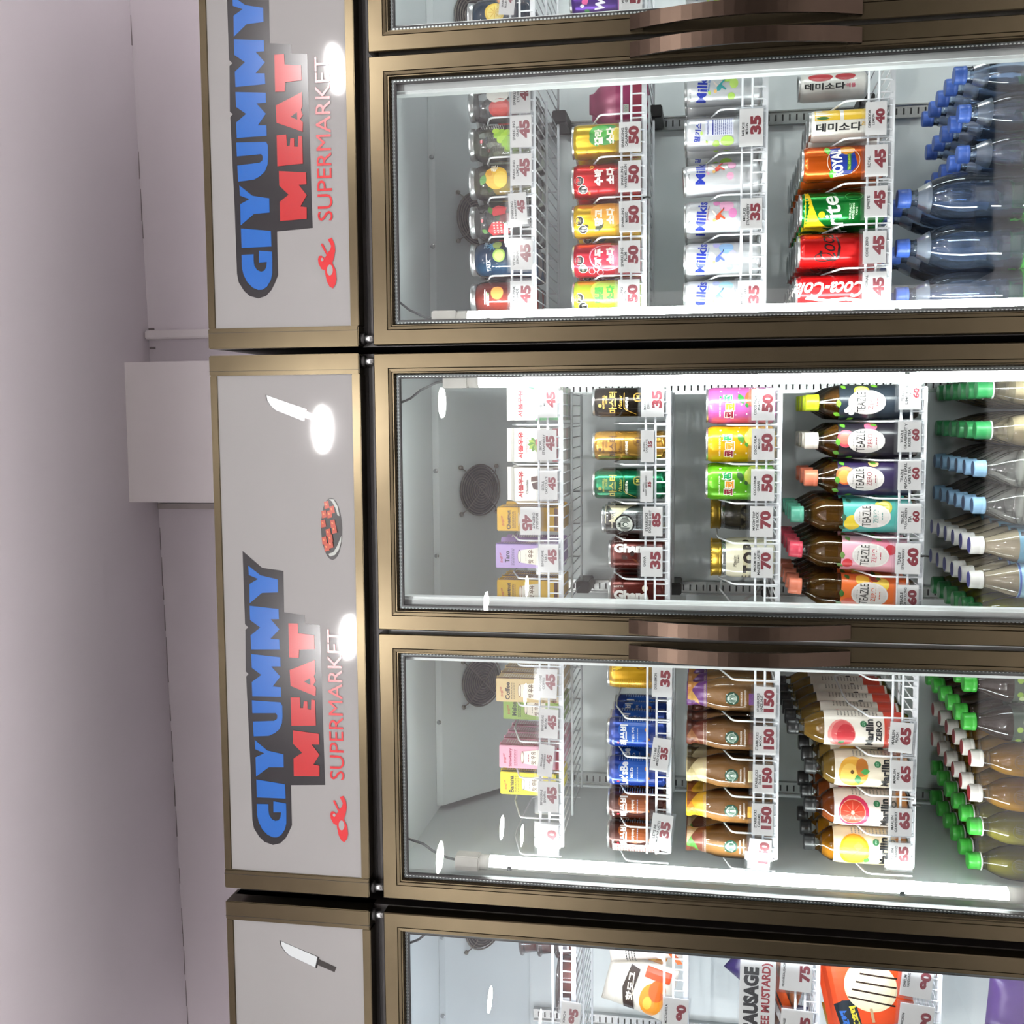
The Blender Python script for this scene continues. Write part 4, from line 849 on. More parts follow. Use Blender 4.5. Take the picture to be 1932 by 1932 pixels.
row(can(25, 123, 'dcdad4', P, 'slim_can', 0.2, 0.35), 0.6, zc[3], 0.4, 1, 0.051, 'white and red apple soda can deep on the shelf', G4, 'can')
P = Print(); P.text('17181a', '데미소다', -12, 76, 12, 72, -90, 0.03); P.rect('7ab04a', 4, 40, 30, 110)
row(can(25, 123, 'e4e2da', P, 'slim_can', 0.2, 0.35), 0.716, zc[3], y4, 2, 0.054, 'white and green soda can at the edge of the right door', G4, 'can')

G5 = 'water bottles on the lowest shelf'
zb = 0.545 + SH
BIG = [(37, 0), (39, 6), (39, 40), (36.5, 44), (39, 48), (39, 150), (37.4, 154), (39, 158), (37.6, 166), (39, 172), (38.2, 186), (36.4, 200), (38.2, 214), (39, 226), (38.6, 244), (36, 262), (30, 280), (21, 297), (14.5, 308), (13, 311), (13, 322)]
P = Print().rect('3f9a3c', -64, 64, 50, 146).ell('7cc04c', 0, 104, 28, 30).ell('b02a3a', 16, 128, 11, 14).text('f4f4f0', '샘물', 0, 92, 20, 34, 0, 0.05).poly('2c7a4a', [(-64, 60), (-20, 80), (20, 66), (64, 78), (64, 50), (-64, 50)])
wb = bottle('water_bottle', BIG, PET_BLUE, None, 0, 0, (15.5, 319, 340, '3f62b8'), (48, 148, clear('label_film', (0.75, 0.9, 0.78), 1.4, 0.1, 0.55, (0.12, 0.45, 0.14))), P)
MB().lathe([(0.0149, 0.3085), (0.0214, 0.2975), (0.0264, 0.2885), (0.0262, 0.2884)], FROST, 28, close=False).build('frosted_shoulder', wb)
for i, (x, lb) in enumerate(((0.194, 'tall clear water bottle with a blue cap beside the tube light'), (0.273, 'tall blue capped water bottle, second from the tube light'), (0.354, 'tall blue capped water bottle, third from the tube light'))):
    o = wb if i == 0 else dup(wb, (x, 0.18, zb), lb)
    row(o, x, zb, 0.182, 3, 0.088, lb, G5, 'bottle')
SML = [(27, 0), (30, 5), (30, 60), (28, 64), (30, 68), (30, 120), (28.5, 126), (30, 134), (30, 160), (27.5, 180), (19, 206), (14, 218), (12.5, 222), (12.5, 232)]
P = Print().rect('3f9a3c', -50, 50, 70, 118).ell('7cc04c', 0, 96, 20, 18).text('f4f4f0', '샘물', 0, 90, 14, 26, 0, 0.05)
sb = bottle('water_bottle', SML, PET_BLUE, None, 0, 0, (14.5, 228, 247, '4a6ec4'), (68, 120, clear('label_film', (0.75, 0.9, 0.78))), P)
MB().lathe([(0.0142, 0.2185), (0.0194, 0.2068), (0.0226, 0.1965), (0.0224, 0.1964)], FROST, 24, close=False).build('frosted_shoulder', sb)
for i, (x, lb) in enumerate(((0.422, 'small blue capped water bottle next to the tall ones'), (0.4875, 'small blue capped water bottle, middle of three lanes'), (0.5485, 'small blue capped water bottle beside the white mullion'))):
    o = sb if i == 0 else dup(sb, (x, 0.19, zb), lb)
    row(o, x, zb + (0.008 if i == 2 else 0), 0.185, 5, 0.068, lb, G5, 'bottle')

# ================================================================ middle fridge, right half: cartons, coffee, coconut drinks, teas, rice drinks
zr = [z + SH for z in RAIL['R']]
H1 = 'small milk cartons on the top shelf'
def seoul(kind):
    P = Print(); P.text('b8242e', '서울우유', 0, 66, 9, 47, 0, 0.05)
    if kind == 'milk':
        P.poly('2fa84a', [(29, 58), (29, 0), (-29, 0), (-29, 40), (-20, 30), (-6, 24), (10, 26), (22, 38)]); P.text('c84a50', '나 100%', 0, 53, 3.6, 24); P.ell('f2f2ee', 0, 26, 16, 12)
    elif kind == 's':
        P.text('c0707a', 'Strawberry', 0, 55, 4.2, 26); P.poly('b8303a', [(-4, 44), (8, 42), (14, 34), (6, 24), (-6, 28)])
        for a in range(6): P.leaf('8aa23c' if a % 2 else '4f7a30', 2, 40, 14, 3.6, 30 + a * 32)
        P.rect('b8303a', -29, 29, 0, 10)
    else:
        P.text('3a2a26', 'Chocolate', -4, 55, 4.2, 24); P.poly('4a2a24', [(-8, 44), (2, 47), (5, 36), (-9, 36)]); P.poly('5a362c', [(5, 48), (13, 48), (15, 36), (6, 36)]); P.poly('3c221c', [(-12, 36), (14, 36), (18, 22), (-14, 22)]); P.rect('6a4030', -29, 29, 0, 9)
    return gable_carton(59, 78, 'eeeae2', P)
row(seoul('milk'), 0.021, zr[0], 0.158, 3, 0.062, 'white milk carton with green corners', H1, 'carton')
row(seoul('s'), -0.0515, zr[0], 0.158, 3, 0.062, 'white milk carton with a printed strawberry', H1, 'carton')
row(seoul('c'), -0.120, zr[0], 0.158, 3, 0.062, 'white milk carton with printed chocolate pieces', H1, 'carton')
def brick(name_, col, side, ink_, cup, kor='맛 우유'):
    P = Print(); P.text('b02a2a', 'Binggrae', -3, 103, 5.5, 18, 12, 0.01, 0.3); P.text(ink_, name_, -1, 92, 8.5 if len(name_) < 7 else 7, min(34, 5.2 * len(name_)), 0, 0.035); P.lines(ink_, -16, 14, 79, 86, 3)
    P.ell(cup, 0, 70, 11.5, 3.4); P.ell('f0e6d2', 0, 70.6, 10, 2.2); P.poly('f1ebdc', [(-11, 68), (11, 68), (16, 34), (-16, 34)]); P.text('6a4a2c', kor, 0, 50, 9, 24, 0, 0.03); P.lines(ink_, -8, 6, 57, 60, 1); P.rect(side, -20, 20, 4, 10)
    S = Print().poly(side, [(-18, 112), (-11, 112), (-8, 90), (-9, 60), (-8, 20), (-18, 4)]).lines('f4f0ea', -6, 17, 8, 104, 22, 0.4).text('f2ead8', "Korea's Favorite", -14.5, 70, 3.4, 40, -90)
    return brick_carton(42, 38, 113, col, side, P, S)
H1b = 'small drink bricks on the top shelf'
row(brick('Chestnut', 'd8a91e', '54321c', '3c2a1c', 'a86a3a'), -0.183, zr[0], 0.168, 3, 0.044, 'gold chestnut milk carton behind the upside-down price card', H1b, 'carton', jit=0.0006)
row(brick('Taro', 'b39ad0', '3c2f8a', '2c2440', '3c2a58'), -0.247, zr[0], 0.152, 3, 0.044, 'lilac taro milk carton with a dark blue side', H1b, 'carton', jit=0.0006)
row(brick('Chestnut', 'e2b520', '54321c', '3c2a1c', 'a86a3a'), -0.312, zr[0], 0.162, 3, 0.044, 'gold chestnut milk carton beside the white mullion', H1b, 'carton')

H2 = 'canned coffees and chocolate drinks on the second shelf'
def maxwell(col, ic, sub, h=126):
    P = Print(); P.ell(ic, -6, 112, 3, 3); P.text(ic, 'MAXWELL', 0, 106, 3.6, 24); P.text(ic, 'HOUSE', 4, 101, 3.2, 14); P.text(ic, '마스터', -1, 90, 13.5, 40, 0, 0.03); P.text(ic, 'Master', 0, 77, 6, 24, 0, 0, 0.4); P.text('e9e4d4', sub, -4, 66, 5, 24, 0, 0.03); P.ring(ic, 8, 47, 8, 8, 0.7); P.ring(ic, 8, 47, 6.4, 6.4, 0.5); P.text(ic, 'M', 8, 47, 6)
    P.poly(ic, [(-24, 50), (-14, 68), (-10, 71), (16, 71), (16, 70), (-9.5, 70), (-13, 67), (-22.8, 50)])
    return can(25, h, col, P, 'coffee_can', 0.7, 0.22)
row(maxwell('221c17', 'cfa348', '오리지널'), 0.022, zr[1], 0.157, 3, 0.056, 'black coffee can with gold lettering', H2, 'can', jit=0.0006)
row(maxwell('b98a3c', '4a2f1a', '카페라떼'), -0.0535, zr[1], 0.157, 3, 0.056, 'tan gold coffee can with brown lettering', H2, 'can', jit=0.0006)
row(maxwell('0f6a46', 'a89a3c', '아메리카노'), -0.121, zr[1], 0.157, 3, 0.056, 'dark green coffee can with gold lettering', H2, 'can', jit=0.0006)
P = Print(); P.poly('1d1a17', [(-40, 102), (40, 102), (40, 96), (18, 96), (-4, 82), (-40, 82)]); P.poly('d6cfae', [(-4, 103), (40, 103), (40, 52), (12, 76), (-2, 84)]); P.ell('141312', -6, 70, 17.5, 17.5, n=28); P.ell('c8ccc4', -6, 70, 14.6, 14.6)
P.ell('20382c', -6, 68, 4.2, 5); P.ell('d8dcd4', -6, 67.6, 3, 3.6)
for s in (-1, 1):
    for k in range(5): P.poly('1f2a24', [(-6 + s * (5 + k * 1.9), 78 - k * 1.2), (-6 + s * (6 + k * 1.9), 77.6 - k * 1.2), (-6 + s * (6.4 + k * 1.5), 60 + k), (-6 + s * (5.4 + k * 1.5), 60 + k)])
P.poly('1f2a24', [(-10, 76), (-9, 82), (-7, 78), (-6, 84), (-5, 78), (-3, 82), (-2, 76)]); P.text('1d1a17', 'STARBUCKS', 0, 48, 3.2, 26); P.text('d8d2bc', 'DOUBLESHOT', 0, 91, 3, 24)
row(can(25, 110, 'b4b8ba', P, 'coffee_can', 0.85, 0.2), -0.183, zr[1], 0.157, 3, 0.056, 'cream and silver coffee can with a dark round emblem', H2, 'can', jit=0.0006)
P = Print(); P.text('efece8', 'Ghana', 8, 58, 17, 60, -90, 0.06); P.text('efe4dc', 'LOTTE', 22, 80, 3, 16, -90); P.leaf('3a1a10', -12, 64, 13, 4.5, 60); P.ell('2c120c', -2, 56, 4.6, 3.6); P.leaf('6a3018', -20, 44, 16, 2, 50)
row(can(26, 98, '5e2018', P, 'chocolate_drink_can', 0.4, 0.24, rz=12), -0.243, zr[1], 0.158, 3, 0.056, 'brown chocolate drink can beside the emblem coffee can', H2, 'can')
gh = can(26, 98, '5e2018', None, 'chocolate_drink_can', 0.4, 0.24)
P = Print(); P.text('efece8', 'Ghana', -2, 58, 17, 60, -90, 0.06); P.text('efe4dc', 'LOTTE', 13, 80, 3, 16, -90); P.ell('e8dcc8', 10, 34, 6, 5); P.ell('2c120c', -14, 52, 4, 3)
P.build('printed_design', gh, on_cyl([(26, 0), (26, 98)], 26))
row(gh, -0.310, zr[1], 0.158, 4, 0.054, 'brown chocolate drink can beside the white mullion', H2, 'can', jit=0.0006)

H3 = 'coconut drink cans on the third shelf'
def coco(col, bits, fruit, leafc):
    P = Print(); rnd = random.Random(3)
    for _ in range(16): x, z = rnd.uniform(-34, 34), rnd.uniform(34, 92); P.rect(bits, x, x + rnd.uniform(1.5, 3), z, z + rnd.uniform(1.5, 3))
    P.ell(fruit, 12, 40, 14, 12); P.ell(fruit, 24, 34, 10, 11); P.leaf(leafc, 2, 54, 20, 5, 25); P.leaf(leafc, 4, 50, 8, 3, 200)
    for i, (t, c, x) in enumerate((('코', '8c1f34', -15), ('코', 'd88a2c', -2), ('팜', '1f8a4c', 12))):
        P.text('f6f0e2', t, x, 80 - (2 if i == 0 else 4 if i == 1 else 0), 16, 14.5, 0, 0.12); P.text(c, t, x, 80 - (2 if i == 0 else 4 if i == 1 else 0), 14, 12, 0, 0.05)
    P.leaf('1f8a4c', 12, 90, 5, 1.6, 60); P.text('f2ead4', 'NATA DE COCO', -4, 93, 2.6, 30)
    return can(30.8, 116.5, col, P, 'coconut_drink_can', 0.35, 0.25, 13)
row(coco('d868b4', 'f4dcec', 'b0562c', '2c7a34'), 0.0145, zr[2], 0.163, 2, 0.067, 'pink coconut drink can with a green leaf', H3, 'can')
row(coco('e0aa14', 'f2e8cc', 'e8c65a', '4a8a34'), -0.0515, zr[2], 0.163, 2, 0.067, 'yellow coconut drink can with mango cubes', H3, 'can')
row(coco('5fae1c', 'e4f0d4', '8a9a34', '2c4a22'), -0.1165, zr[2], 0.163, 2, 0.067, 'lime green coconut drink can with grapes', H3, 'can')
def jar(body, label_, ic):
    root = empty('coffee_jar')
    prof = [(29, 0), (30.4, 3), (30.8, 10), (30.8, 60), (30.4, 68), (29.4, 76), (28, 80), (28, 81)]
    MB().lathe([(a / 1000, z / 1000) for a, z in prof], mat(body, 0.25, 0.0, 0.03, coat=0.6), 32).build('jar_body', root)
    n = MB(); n.lathe([(0.027, 0.08), (0.0285, 0.081), (0.0272, 0.083), (0.0285, 0.085), (0.0272, 0.087), (0.027, 0.09)], STEEL, 32); n.build('threaded_neck', root)
    c = MB(); c.lathe([(0.0292, 0.0885), (0.0296, 0.09), (0.0296, 0.092), (0.0286, 0.0928), (0.0286, 0.104), (0.0278, 0.1065), (0.026, 0.107)], mat('b8963c', 0.3, 0.9, 0.08), 36)
    for k in range(36):
        a = 2 * math.pi * k / 36; c.box(-0.0008, 0.0008, -0.0008, 0.0008, 0.1035, 0.1062, mat('8a6c24', 0.35, 0.9))
        for i in range(len(c.v) - 8, len(c.v)): v = c.v[i]; c.v[i] = (v[0] + 0.0283 * math.cos(a), v[1] + 0.0283 * math.sin(a), v[2])
    c.build('screw_cap', root)
    P = Print(); P.rect(label_, -34, 34, 0, 52); P.text(ic, 'T.O.P', 6, 42, 21, 58, 0, 0.07); P.text(ic, 'Maxim', 0, 66, 6, 20, 0, 0.0, 0.3); P.text(ic, 'TIAMO', 4, 60, 3, 14); P.lines(ic, -45, -30, 14, 56, 7)
    P.build('printed_design', root, on_cyl(prof, 31.5)); return root
row(jar('ded8bf', 'cfc6a4', '2a1f1a'), -0.2505, zr[2], 0.164, 1, 0.07, 'cream coffee jar with a wide gold screw lid', 'wide lidded coffee jars', 'jar')
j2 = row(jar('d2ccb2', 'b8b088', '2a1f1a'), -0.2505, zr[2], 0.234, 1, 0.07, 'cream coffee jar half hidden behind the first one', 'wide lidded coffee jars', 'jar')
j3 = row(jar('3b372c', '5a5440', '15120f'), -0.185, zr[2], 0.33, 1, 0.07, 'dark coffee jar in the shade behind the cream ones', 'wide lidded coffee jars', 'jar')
# a spare wire divider leaning in the empty lane
d = MB(); d.tube([(-0.29, 0.34, zr[2] + 0.002), (-0.295, 0.33, zr[2] + 0.06), (-0.305, 0.32, zr[2] + 0.085), (-0.325, 0.3, zr[2] + 0.088), (-0.347, 0.27, zr[2] + 0.066), (-0.345, 0.3, zr[2] + 0.045), (-0.33, 0.35, zr[2] + 0.01)], 0.0018, WIRE, 6)
tag(d.build('spare_divider'), 'bent white wire loop standing in the empty lane beside the mullion', 'wire')

H4 = 'bottled teas on the fourth shelf'
TEA_S = [(26, 0), (28.6, 5), (29, 12), (29, 60), (28, 64), (29, 68), (29, 128), (28.6, 131), (28, 134), (12.8, 158), (12.2, 162), (12.2, 170)]
TEA_T = [(26, 0), (28.6, 5), (29, 12), (29, 60), (28, 64), (29, 68), (29, 117), (28, 121)] + [(28.6 if i % 2 else 27.8, 123 + i * 2.4) for i in range(11)] + [(27, 153), (16, 172), (12.6, 178), (12.2, 190)]
def tea(tall, capc, lab, fruits, sub='ZERO', lettering=True, leafc='5a9a34', lcol='8f3a44'):
    P = Print(); z0 = 96 if not tall else 84
    for x, z, r, c in fruits: P.ell(c, x, z, r, r * 0.95)
    for x, z, a in ((-24, z0 + 30, 60), (-30, z0 + 8, 120), (24, z0 + 22, 30), (28, z0 - 30, 60), (-8, z0 + 32, 10)): P.leaf(leafc, x, z, 13, 4, a)
    if lettering:
        P.ell('cfcac6', 0, z0 - 12, 21, 30); P.ring('e6e2de', 0, z0 - 12, 19.5, 28.5, 0.7); P.text('1c1a1a', 'TEAZLE', 0, z0 - 3, 13.5, 34, 0, 0.005); P.text(lcol, sub, 0, z0 - 18, 8, 22, 0, 0.0); P.lines('7a7472', -8, 8, z0 + 7, z0 + 9.5, 1); P.lines(lcol, -6, 6, z0 - 30, z0 - 26, 1)
    prof = TEA_T if tall else TEA_S; t = 193 if not tall else 213
    t2 = 181 if not tall else 203
    return bottle('tea_bottle', prof, PET, '8a5c22' if not tall else 'a87832', 0.4, 150 if not tall else 172, (14.2, t2 - 22, t2, capc), (8, 118 if tall else 128, lab), P)
y5 = 0.162
P5 = [(20, 78, 12, 'b8d43a')]
lime = tea(False, 'c3dc1e', '1d2630', [(20, 92, 13, 'c6dc3c'), (20, 92, 10, 'dcea7a'), (-18, 108, 5, 'f0eee6'), (-10, 112, 4, 'f0eee6'), (-14, 116, 4, 'f4f2ea')], leafc='6fae2c')
row(lime, 0.018, zr[3], y5, 4, 0.066, 'tea bottle with a lime green cap and black lime label', H4, 'bottle')
row(tea(False, 'e6e2da', '1f1c24', [(4, 116, 15, 'c84a5c'), (4, 118, 10, 'd86a5c'), (28, 76, 11, 'c85a74')]), -0.046, zr[3], y5, 4, 0.066, 'tea bottle with a white cap and pink fruit on black', H4, 'bottle')
row(tea(False, 'e27a5c', '2c2146', [(6, 116, 16, 'd86a34'), (4, 118, 11, 'e89a4c'), (30, 70, 9, 'd8b87a')]), -0.109, zr[3], y5, 3, 0.085, 'tea bottle with an orange cap and peach on purple label', H4, 'bottle')
row(tea(True, '4f9a84', '4fa8a0', [(-12, 104, 14, 'd8c034'), (16, 54, 15, 'c8c04a'), (16, 54, 11, 'd8d480')], lcol='4a8a84', leafc='2c5a44'), -0.1715, zr[3], y5, 4, 0.066, 'tea bottle with a teal cap and a turquoise citrus label', H4, 'bottle')
stw = (tea(True, 'cf4258', 'dba0b0', [(-16, 108, 9, 'c8343c'), (22, 56, 16, 'd87a90'), (12, 40, 9, 'b8303c')], lcol='b84a5c', leafc='6a8a44'))
stw.rotation_euler = (0, R(3), 0)
row(stw, -0.2412, zr[3] + 0.0016, y5, 5, 0.064, 'tea bottle with a crimson cap and a pink strawberry label', H4, 'bottle')
REG[-1] = (-0.239, zr[3] + 0.0016, 0.0265)
ool = tea(True, 'ee8a6c', 'd8682c', [(-22, 104, 14, 'c04a2c'), (26, 84, 12, 'e8b63c'), (20, 54, 14, 'e2c24c'), (30, 64, 8, '8a3a2c')], lcol='c85a3c', leafc='3c6a2c')
ool.rotation_euler = (0, R(4), 0)
row(ool, -0.308, zr[3] + 0.002, y5, 5, 0.064, 'tea bottle with a coral cap and an orange peach label, leaning', H4, 'bottle')
REG[-1] = (-0.304, zr[3] + 0.002, 0.0315)

H5 = 'rice and milk drinks on the lowest shelf'
zb = 0.545 + SH
MAK = [(30, 0), (32, 6), (32, 100), (31, 112), (26, 140), (18, 166), (14.5, 176), (13.6, 184)]
P = Print().text('5a9a34', '막걸리', 0, 78, 16, 50, 0, 0.05).leaf('6aae3c', -14, 118, 16, 4, 70).leaf('6aae3c', 8, 120, 16, 4, 100)
mk = bottle('rice_wine_bottle', MAK, PET, 'e6d4a8', 0.95, 150, (15.2, 183, 207, '2f8a4e'), (20, 60, 'd8d4c4'), None, ring='dcdcd8'); P.build('printed_design', mk, on_cyl(MAK, 32), zstep=8)
row(mk, 0.038, zb, 0.183, 6, 0.0625, 'milky rice wine bottle with a green cap beside the tube light', H5, 'bottle')
row(dup(mk, (0, 0, 0), ''), -0.030, zb, 0.185, 6, 0.064, 'milky rice wine bottle, green cap, second lane from the tube', H5, 'bottle')
MLK = [(28, 0), (31, 6), (31, 60), (28, 72), (31, 84), (33, 104), (33.5, 122), (31, 142), (25, 160), (16, 176), (12.6, 184), (12.6, 190)]
ml = bottle('milk_soda_bottle', MLK, PET, 'f2f2ea', 0.95, 132, (14.3, 188, 208, '8fb6d8'), (20, 58, 'd8e4ee'), None, captop='55688c')
row(ml, -0.094, zb, 0.185, 6, 0.064, 'milk soda bottle with a light blue cap, right lane of two', H5, 'bottle')
row(dup(ml, (0, 0, 0), ''), -0.156, zb, 0.185, 6, 0.064, 'milk soda bottle with a light blue cap, left lane of two', H5, 'bottle')
RIC = [(27, 0), (29, 6), (29, 132), (28.2, 138), (25, 150), (17, 172), (13.6, 182), (13.2, 190)]
def rice(front):
    P = Print()
    if front: P.text('16181c', '아침', -4, 104, 13, 34, 0, 0.04); P.text('16181c', '햇살', 4, 86, 13, 34, 0, 0.04); P.text('b04a50', '쌀음료', 2, 119, 3.6, 20); P.rect('2c4aa0', -50, 50, 133, 136)
    else: P.lines('cfdce4', -24, 24, 60, 128, 20); P.rect('c8c234', -8, 12, 104, 110); P.rect('1c2430', 20, 30, 60, 134)
    return bottle('rice_drink_bottle', RIC, PET, 'ead9b8', 0.95, 188, (15.4, 189, 211, 'e8e6e2'), (10, 137, '8fb8cc' if front else '5f8ea6'), P, captop='5a5aa8')
row(rice(False), -0.223, zb, 0.183, 6, 0.064, 'beige rice drink bottle, white cap with violet top, fine print forward', H5, 'bottle')
row(rice(True), -0.281, zb, 0.18, 6, 0.065, 'beige rice drink bottle, white cap with violet top, lettering forward', H5, 'bottle')
ALO = [(26, 0), (28, 6), (28, 120), (28, 132), (26.5, 150), (22.5, 168), (18, 180), (16, 184), (15, 190)]
P = Print().rect('3f9a34', -50, 50, 20, 122).ell('c8d84c', 6, 96, 14, 10).text('f2f2ea', '알로에', 0, 76, 12, 40, 0, 0.05).rect('1c2418', 10, 26, 40, 66)
row(bottle('aloe_bottle', ALO, PET, 'b4b81e', 0.8, 180, (17.5, 187, 208, '1e7a3c'), (20, 122, '4a9a34'), P), -0.339, zb, 0.19, 6, 0.062, 'yellow green aloe drink bottle with a dark green cap', H5, 'bottle')

# ================================================================ middle fridge, left half: milk bricks, small coffees, bottled coffee, fruit juice, ades
zl = [z + SH for z in RAIL['L']]
row(brick('Coffee', 'd9bf8a', '7a4e28', '33231a', '8a5a34'), -0.487, zl[0], 0.147, 4, 0.043, 'beige coffee milk carton with a brown side band', H1b, 'carton')
row(brick('Melon', '8fb04a', '4a6a2c', '2c3a1c', '4a4a2c'), -0.5375, zl[0], 0.215, 2, 0.043, 'green melon milk carton tucked behind the coffee one', H1b, 'carton')
row(brick('Strawberry', 'e0a4b8', '9a2238', 'a02a48', '8a4a34'), -0.616, zl[0], 0.172, 4, 0.043, 'pink strawberry milk carton with a crimson side band', H1b, 'carton')
row(brick('Banana', 'e8d81e', '54682c', '2c2a1c', '3a3a2a'), -0.668, zl[0], 0.18, 2, 0.043, 'yellow banana milk carton with an olive side band', H1b, 'carton')

K2 = 'short coffee cans on the second shelf'
def letsbe(col, c2, kind):
    P = Print(); P.ell(c2, 10, 54, 22, 30); P.rect(col, -40, 40, 20, 30)
    if kind == 'k': P.text('e4e8ee', '레쓰비', 0, 74, 14, 40, 0, 0.05); P.text('dfe4ea', '마일드 커피', 2, 58, 5, 26, 0, 0.02)
    elif kind == 'e': P.text('e4e8ee', "Let'sBe", 0, 74, 15, 46, 0, 0.04); P.text('dfe4ea', 'MILD', 4, 60, 5, 18, 0, 0.02)
    else: P.text('ece6e0', '레쓰비', 0, 74, 14, 40, 0, 0.05); P.text('e8dcd0', '모카라떼', 2, 58, 5, 22, 0, 0.02)
    P.ell('c02434', -14, 84, 2.2, 2.2); P.text('dfe4ea', 'LOTTE', -14, 93, 3, 12); P.lines('a8b4cc', -10, 14, 48, 52, 1); P.leaf('b8763a', 8, 32, 8, 3, 40); P.leaf('a8662e', -6, 28, 8, 3, 70); P.lines('8fa4c4', 26, 42, 22, 84, 14)
    return can(26.2, 104, col, P, 'coffee_can', 0.4, 0.25)
P = Print(); P.poly('e2bc34', [(6, 95), (40, 95), (40, 60), (14, 78)]); P.ring('5a3414', 24, 44, 12, 12, 1.4); P.lines('a87a18', -30, -6, 30, 84, 14); P.poly('3a2410', [(16, 78), (40, 84), (40, 80), (18, 75)])
row(can(26.2, 104, 'c49418', P, 'coffee_can', 0.5, 0.25), -0.455, zl[1], 0.157, 2, 0.055, 'mustard gold can beside the door handle', K2, 'can')
bl = letsbe('14388c', '1f56b0', 'k'); row(bl, -0.561, zl[1], 0.155, 1, 0.055, 'blue coffee can with white Korean letters, front one', K2, 'can')
for i, (x, y, rz) in enumerate(((-0.5603, 0.209, 12), (-0.56, 0.263, 25), (-0.5605, 0.317, 8))): dup(bl, (x, y, zl[1]), 'blue coffee can with white Korean letters, %s from the front' % ORDN[i + 1], R(rz))
bl = letsbe('14388c', '1f56b0', 'e'); row(bl, -0.631, zl[1], 0.155, 1, 0.055, 'blue coffee can with Latin letters, front one', K2, 'can')
for i, (x, y, rz) in enumerate(((-0.6303, 0.209, 20), (-0.63, 0.263, 10))): dup(bl, (x, y, zl[1]), 'blue coffee can with Latin letters, %s from the front' % ORDN[i + 1], R(rz))
br = letsbe('3f1c14', '7a3e1c', 'm'); row(br, -0.690, zl[1], 0.155, 1, 0.055, 'dark brown coffee can, inner lane of two', K2, 'can')
dup(br, (-0.6895, 0.209, zl[1]), 'dark brown coffee can in the shade behind the inner one', R(14))
br = letsbe('3f1c14', '7a3e1c', 'm'); P = Print().rect('e8e0da', -40, -14, 12, 94).lines('8a4a40', -38, -16, 14, 92, 16); P.build('nutrition_panel', br, on_cyl([(26.2, 0), (26.2, 104)], 26.2), eps=1.4)
br.rotation_euler.z = R(16); row(br, -0.750, zl[1], 0.155, 1, 0.055, 'dark brown coffee can with a white panel beside the tube light', K2, 'can')
dup(br, (-0.7495, 0.209, zl[1]), 'dark brown coffee can in the shade behind the outer one', R(24))

K3 = 'glass bottles of milky coffee on the third shelf'
FRA = [(28, 0), (30.2, 4), (30.2, 78), (29.8, 84), (28.5, 94), (24, 110), (20.5, 122), (18.8, 132), (19.4, 137), (20.6, 140), (20.6, 147)]
def frap(c1, c2, c3, cof='a87a46'):
    P = Print(); P.poly(c2, [(-40, 146), (40, 146), (40, 138), (10, 138), (-8, 128), (-40, 122)]); P.poly(c1, [(-40, 146), (-6, 146), (-12, 132), (-40, 118)]); P.poly(c3, [(0, 146), (40, 146), (40, 124), (18, 136)]); P.lines('cbb8a4', -26, 26, 112, 119, 3)
    root = empty('coffee_bottle')
    MB().lathe([(a / 1000, z / 1000) for a, z in FRA], clear('coffee_glass', (0.96, 0.94, 0.9), 1.5, 0.03), 32).build('bottle_body', root)
    MB().lathe([(a * 0.965 / 1000, (z + 1) / 1000) for a, z in FRA[:-3]], mat(cof, 0.5, 0.0, 0.04), 32).build('drink', root)
    MB().lathe([((q + 0.3) / 1000, z / 1000) for q, z in ((23, 113), (20.5, 122), (18.8, 132), (19.4, 137), (21, 140), (21, 147.2), (19.6, 147.8), (8, 147.8))], mat(c1, 0.3, 0.1), 28, close=False).build('cap_sleeve', root)
    P.build('sleeve_print', root, on_cyl([(23.3, 113), (20.8, 122), (19.1, 132), (19.7, 137), (21.3, 140), (21.3, 147)], 24), zstep=4)
    Q = Print(); Q.ell('1f4a38', 0, 70, 11.6, 11.6, n=28); Q.ell('b4c4b8', 0, 70, 8.2, 8.2); Q.ell('2c5a48', 0, 70.5, 2.6, 3.2); Q.ell('dfe8e0', 0, 69.8, 1.8, 2.4)
    for s in (-1, 1):
        for k in range(3): Q.poly('2c5a48', [(s * (2.6 + k * 1.7), 75.6 - k * 1.4), (s * (3.6 + k * 1.7), 75 - k * 1.4), (s * (3.4 + k * 1.3), 63.6 + k), (s * (2.6 + k * 1.3), 63.6 + k)])
        Q.leaf('e8eee8', s * 8.6, 66, 3, 0.9, 90); Q.leaf('e8eee8', s * 6, 78, 3, 0.8, 90 - s * 40)
    Q.poly('e8eee8', [(-2.4, 76), (-2, 79.4), (-0.8, 77), (0, 80), (0.8, 77), (2, 79.4), (2.4, 76)])
    Q.text('f0e6d8', 'STARBUCKS', 0, 54.5, 2.8, 24); Q.text('f0e6d8', 'frappuccino', 0, 48, 5.5, 30, 0, 0.0, 0.3); Q.rect(c1, -10, 10, 34, 42)
    Q.build('printed_design', root, on_cyl(FRA, 31), zstep=6)
    return root
row(frap('6a3a78', 'c89a54', 'b87a3c'), -0.4885, zl[2], 0.161, 4, 0.064, 'hazelnut coffee bottle with a purple and tan sleeve', K3, 'bottle')
row(frap('6a3422', '8a5a38', '4a2418', '9c6e3e'), -0.5575, zl[2], 0.161, 3, 0.064, 'mocha coffee bottle with a dark brown sleeve', K3, 'bottle')
row(frap('cfc094', 'b8a878', '6a5a3c', 'a2743f'), -0.6245, zl[2], 0.161, 3, 0.064, 'coffee bottle with a cream and brown sleeve', K3, 'bottle')
row(frap('d6a428', 'c87a24', '8a4a20', 'a8773f'), -0.6875, zl[2], 0.161, 2, 0.064, 'caramel coffee bottle with a golden sleeve', K3, 'bottle')
